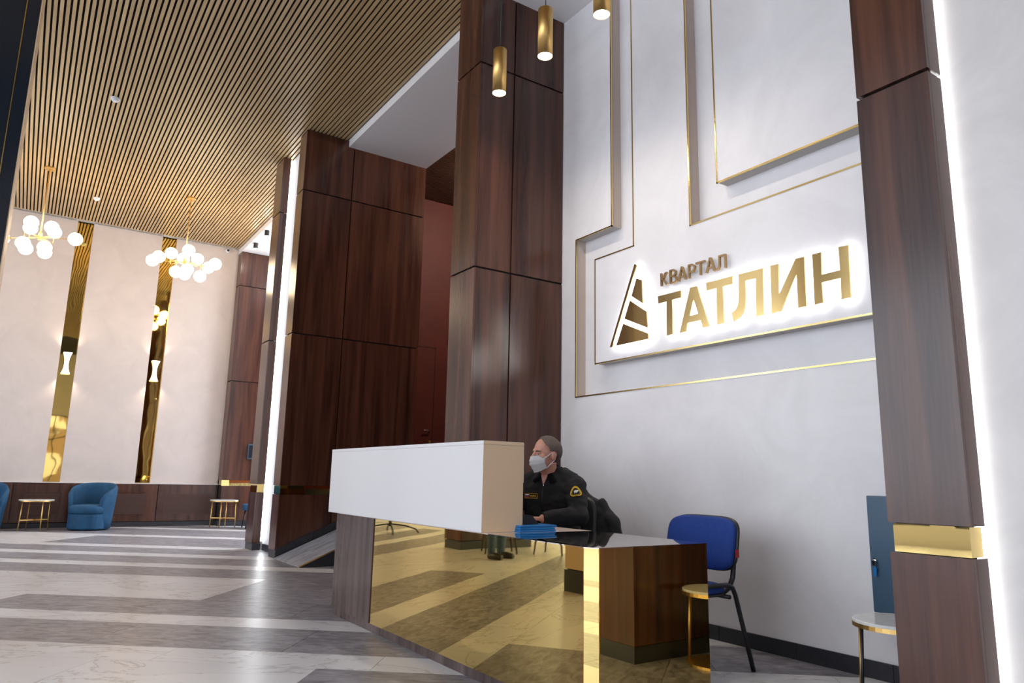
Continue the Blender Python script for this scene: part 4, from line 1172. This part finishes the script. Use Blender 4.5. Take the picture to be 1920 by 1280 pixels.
ball('zip_pull', G(0.034, 0.002, 1.012), (0.004, 0.004, 0.009), 'chrome', jk, 8, 6)
# throat skin opening
bm = bmesh.new(); add_prism(bm, [G(0.012, -0.026, 1.085), G(0.012, 0.026, 1.085), G(0.026, 0.004, 1.022), G(0.026, -0.004, 1.022)], (G(0.012, 0, 0)-G(0, 0, 0))); mk('throat', bm, 'skin', body)
# embroidered sleeve patch (yellow trefoil border, white beast on black)
pc_ = SHL + (ELL-SHL)*0.42
cd = (CP-pc_).normalized()
axis = (ELL-SHL).normalized(); nrm = (cd - axis*cd.dot(axis)).normalized(); tv = axis.cross(nrm).normalized()
if tv.dot(CR) < 0: tv = -tv
upv = -axis
pb = pc_ + nrm*0.0815
def pdisc(name, R_, off, mat, n=30, lob=0.0, parent=None, sx=1.0, sy=1.0, c=(0, 0), ph=0.0):
    bm = bmesh.new(); pts = []
    for k in range(n):
        a = 2*math.pi*k/n; r = R_*(1+lob*math.cos(3*(a-ph)))
        x, y = c[0]+r*math.cos(a)*sx, c[1]+r*math.sin(a)*sy
        bend = -(x*x)/(2*0.075)
        pts.append(pb + tv*x + upv*y + nrm*(off+bend))
    ctr = bm.verts.new(pb + tv*c[0] + upv*c[1] + nrm*off); vs = [bm.verts.new(p) for p in pts]; low = [bm.verts.new(p-nrm*0.003) for p in pts]
    for k in range(n):
        bm.faces.new((ctr, vs[k], vs[(k+1) % n])); bm.faces.new((vs[k], low[k], low[(k+1) % n], vs[(k+1) % n]))
    return mk(name, bm, mat, parent)
pt = pdisc('sleeve_patch', 0.038, 0.0, 'yellow_thread', 40, 0.10, jk, ph=math.radians(90))
pdisc('patch_field', 0.0245, 0.0025, 'uniform', 30, 0.08, pt, ph=math.radians(90))
pdisc('patch_beast', 0.0105, 0.0045, 'white_thread', 20, 0.0, pt, 1.25, 0.75, (0.001, 0.0))
pdisc('patch_beast', 0.0055, 0.0045, 'white_thread', 16, 0.0, pt, 1.4, 0.8, (0.013, 0.004))
pdisc('patch_beast', 0.004, 0.0045, 'white_thread', 12, 0.0, pt, 0.7, 1.8, (-0.007, -0.008))
pdisc('patch_beast', 0.0035, 0.0045, 'white_thread', 12, 0.0, pt, 0.7, 1.7, (0.005, -0.008))
for k in range(14):
    a = math.radians(200+k*10.5)
    if k in (4, 9): continue
    pdisc('patch_stitch', 0.0022, 0.0022, 'uniform', 6, 0.0, pt, 0.8, 1.2, (0.031*math.cos(a), 0.031*math.sin(a)))
# name tape with flag on the chest
nf = (G(1, 0, 0)-G(0, 0, 0)); nl = (G(0, 1, 0)-G(0, 0, 0))
bt = G(0.056, -0.085, 0.940)
def tape(name, a0, a1, b0, b1, off, mat, parent):
    bm = bmesh.new(); P_ = lambda a, b: bt + nl*a + Vector((0, 0, b)) + nf*(off - 1.2*a*a)
    add_prism(bm, [P_(a0, b0), P_(a1, b0), P_(a1, b1), P_(a0, b1)], -nf*0.006); return mk(name, bm, mat, parent)
tp = tape('name_tape', -0.05, 0.05, -0.017, 0.017, 0.0, 'uniform', jk)
for q in ((-0.05, 0.05, 0.014, 0.017), (-0.05, 0.05, -0.017, -0.014), (0.047, 0.05, -0.017, 0.017), (-0.05, -0.047, -0.017, 0.017)): tape('tape_border', *q, 0.001, 'yellow_thread', tp)
tape('flag_stripe', -0.043, -0.015, 0.004, 0.010, 0.001, 'white_thread', tp); tape('flag_stripe', -0.043, -0.015, -0.003, 0.004, 0.001, 'flag_blue', tp); tape('flag_stripe', -0.043, -0.015, -0.010, -0.003, 0.001, 'flag_red', tp)
for k in range(6): tape('tape_stitch', -0.008+k*0.008, -0.004+k*0.008, -0.006, 0.006, 0.001, 'yellow_thread', tp)
def guard_trousers(bm):
    add_loft(bm, [ering(G, -0.115, 0, 0.465, 0.125, 0.18), ering(G, -0.115, 0, 0.56, 0.13, 0.185), ering(G, -0.115, 0, 0.60, 0.12, 0.17)])
    legs(bm, 1.05)
fuse('trousers', guard_trousers, 'uniform', gd, voxel=0.012, it=3)
def guard_boots(bm):
    for s in (-1, 1):
        add_tube(bm, [G(0.225, s*0.11, 0.18), G(0.225, s*0.11, 0.06)], [0.052, 0.055], 14)
        add_tube(bm, [G(0.19, s*0.11, 0.045), G(0.30, s*0.12, 0.048), G(0.39, s*0.128, 0.036)], [0.045, 0.047, 0.034], 14)
fuse('boots', guard_boots, 'shoe', gd, voxel=0.012, it=2)
# guard's office chair and the coat on its back
oc = thing('office_chair', (3.13, 4.13, 0), 'black office chair under the seated guard', 'chair')
pad('seat', lambda a, b, c: G(-0.11+b, a, 0.44+c), 0.25, 0.24, 0.07, 'black_plastic', oc, 4.0)
pad('backrest', lambda a, b, c: G(-0.345-0.10*b+c*1.0+0.3*a*a, a, 0.73+b), 0.23, 0.22, 0.05, 'black_plastic', oc, 4.0)
tube('back_arm', [G(-0.2, 0, 0.39), G(-0.37, 0, 0.40), G(-0.40, 0, 0.62)], 0.018, 'black_metal', oc, n=10)
tube('column', [G(-0.11, 0, 0.40), G(-0.11, 0, 0.09)], [0.025, 0.03], 'black_metal', oc, n=14)
for k in range(5):
    a = 2*math.pi*k/5+0.3
    tube('foot', [G(-0.11, 0, 0.10), G(-0.11+0.29*math.cos(a), 0.29*math.sin(a), 0.065)], [0.024, 0.015], 'black_metal', oc, n=8)
    ball('castor', G(-0.11+0.29*math.cos(a), 0.29*math.sin(a), 0.03), (0.028, 0.028, 0.03), 'black_plastic', oc, 12, 8)
def coat(bm):
    def cr(z, hw, th, cf): return ering(G, cf, 0.03, z, th, hw, 28, 2.6)
    add_loft(bm, [cr(0.44, 0.295, 0.055, -0.405), cr(0.60, 0.30, 0.07, -0.40), cr(0.74, 0.285, 0.075, -0.395), cr(0.85, 0.245, 0.07, -0.39), cr(0.92, 0.18, 0.06, -0.385), cr(0.965, 0.11, 0.04, -0.38)])
    for s in (-1, 1):
        add_tube(bm, [G(-0.40, 0.03+s*0.17, 0.90), G(-0.42, 0.03+s*0.27, 0.76), G(-0.42, 0.03+s*0.31, 0.58), G(-0.42, 0.03+s*0.30, 0.42)], [0.05, 0.062, 0.06, 0.05], 12)
    for k in range(4):
        add_tube(bm, [G(-0.33, -0.18, 0.55+0.1*k), G(-0.325, 0.03, 0.53+0.1*k), G(-0.33, 0.22, 0.56+0.1*k)], [0.012, 0.022, 0.012], 8)
    add_tube(bm, [G(-0.37, -0.06, 0.96), G(-0.35, 0.03, 0.985), G(-0.37, 0.13, 0.955)], [0.03, 0.04, 0.03], 10)
ct = fuse('coat', coat, 'jacket', None, voxel=0.010, it=3, label='black padded coat hung over the back of the guard\'s chair', cat='coat')
crumple(ct, 0.014, 8.0)

# ---------------------------------------------------------------- visitor standing on the window side, mirrored in the brass front
V, RV = frame((-1.15, 8.40, 0), 250)
vs = thing('person', (-1.15, 8.40, 0), 'standing visitor in jeans whose legs are mirrored in the brass desk front', 'person')
VH, RVH = frame((-1.15, 8.40, 1.62), 250)
def vleg(bm, k, z0=0.09):
    for s in (-1, 1):
        add_tube(bm, [V(0, s*0.09, 0.92), V(0.01, s*0.10, 0.70), V(0.015, s*0.10, 0.50), V(0.0, s*0.105, 0.30), V(-0.01, s*0.105, z0)], [0.095*k, 0.080*k, 0.062*k, 0.060*k, 0.048*k], 16)
def visitor_body(bm):
    head_parts(bm, VH, RVH)
    add_tube(bm, [VH(-0.018, 0, -0.05), V(-0.02, 0, 1.48), V(-0.02, 0, 1.40)], [0.056, 0.056, 0.075], 16)
    add_loft(bm, [ering(V, 0, 0, 0.86, 0.11, 0.165), ering(V, 0, 0, 1.05, 0.10, 0.145), ering(V, 0, 0, 1.25, 0.115, 0.165), ering(V, -0.01, 0, 1.38, 0.09, 0.165), ering(V, -0.015, 0, 1.44, 0.05, 0.09)])
    for s in (-1, 1):
        a, b, c = V(-0.01, s*0.19, 1.38), V(-0.03, s*0.25, 1.10), V(0.05, s*0.25, 0.86)
        add_ball(bm, a, 0.055); add_tube(bm, [a, b, c], [0.052, 0.042, 0.028], 12)
        hand(bm, c, c-b, V(0, s, 0)-V(0, 0, 0), V(1, 0, 0)-V(0, 0, 0), 0.35)
    vleg(bm, 0.9, 0.05)
    for s in (-1, 1): add_tube(bm, [V(-0.03, s*0.105, 0.05), V(0.08, s*0.115, 0.04), V(0.16, s*0.12, 0.03)], [0.04, 0.036, 0.024], 10)
vb = fuse('body', visitor_body, 'skin', vs, voxel=0.007, it=3)
face_details(VH, RVH, vb); hair_cap(VH, RVH, vb)
def visitor_jeans(bm):
    add_loft(bm, [ering(V, 0, 0, 0.80, 0.115, 0.18), ering(V, 0, 0, 0.93, 0.12, 0.18), ering(V, 0, 0, 1.02, 0.112, 0.165)]); vleg(bm, 1.1, 0.06)
fuse('jeans', visitor_jeans, 'denim', vs, voxel=0.010, it=3)
def visitor_jacket(bm):
    add_loft(bm, [ering(V, 0, 0, 0.90, 0.135, 0.20), ering(V, 0, 0, 1.05, 0.125, 0.18), ering(V, 0, 0, 1.25, 0.135, 0.19), ering(V, -0.01, 0, 1.39, 0.105, 0.185), ering(V, -0.015, 0, 1.47, 0.07, 0.09)])
    for s in (-1, 1):
        a, b, c = V(-0.01, s*0.19, 1.37), V(-0.03, s*0.25, 1.10), V(0.04, s*0.25, 0.89)
        add_ball(bm, a, 0.072); add_tube(bm, [a, b, c], [0.068, 0.058, 0.044], 14)
fuse('jacket', visitor_jacket, 'uniform', vs, voxel=0.010, it=3)
def visitor_shoes(bm):
    for s in (-1, 1): add_tube(bm, [V(-0.05, s*0.105, 0.045), V(0.08, s*0.115, 0.046), V(0.18, s*0.12, 0.034)], [0.044, 0.046, 0.033], 14)
fuse('shoes', visitor_shoes, 'shoe', vs, voxel=0.010, it=2)

# ---------------------------------------------------------------- decorated tree on the window side (its foot shows in the brass front)
tr = thing('decorated_tree', (-1.75, 13.1, 0), 'small artificial fir with red baubles on a black metal stand', 'christmas tree')
T0 = Vector((-1.75, 13.1, 0))
for k in range(4):
    a = math.radians(20+90*k); dv = Vector((math.cos(a), math.sin(a), 0))
    tube('stand_leg', [T0+dv*0.55, T0+dv*0.50+Vector((0, 0, 0.07)), T0+dv*0.30+Vector((0, 0, 0.13)), T0+Vector((0, 0, 0.16))], 0.014, 'black_metal', tr, n=8)
tube('trunk', [T0+Vector((0, 0, 0.12)), T0+Vector((0, 0, 1.75))], [0.025, 0.012], 'dark_wood_leg', tr, n=8)
for k in range(6):
    z = 0.38+k*0.25; r = 0.52*(1-k/6.6)
    bm = bmesh.new(); nn = 28
    top = bm.verts.new(T0+Vector((0, 0, z+0.36))); mid = bm.verts.new(T0+Vector((0, 0, z+0.06)))
    rg = [bm.verts.new(T0+Vector((r*(1 if i % 2 else 0.72)*math.cos(2*math.pi*i/nn), r*(1 if i % 2 else 0.72)*math.sin(2*math.pi*i/nn), z-(0.05 if i % 2 else 0)))) for i in range(nn)]
    for i in range(nn): bm.faces.new((top, rg[i], rg[(i+1) % nn])); bm.faces.new((mid, rg[(i+1) % nn], rg[i]))
    mk('branch_tier', bm, 'fir', tr)
    for i in range(7):
        a = 2*math.pi*i/7+k
        ball('bauble', T0+Vector((r*0.93*math.cos(a), r*0.93*math.sin(a), z-0.07)), 0.042, 'red_bauble', tr, 12, 8)
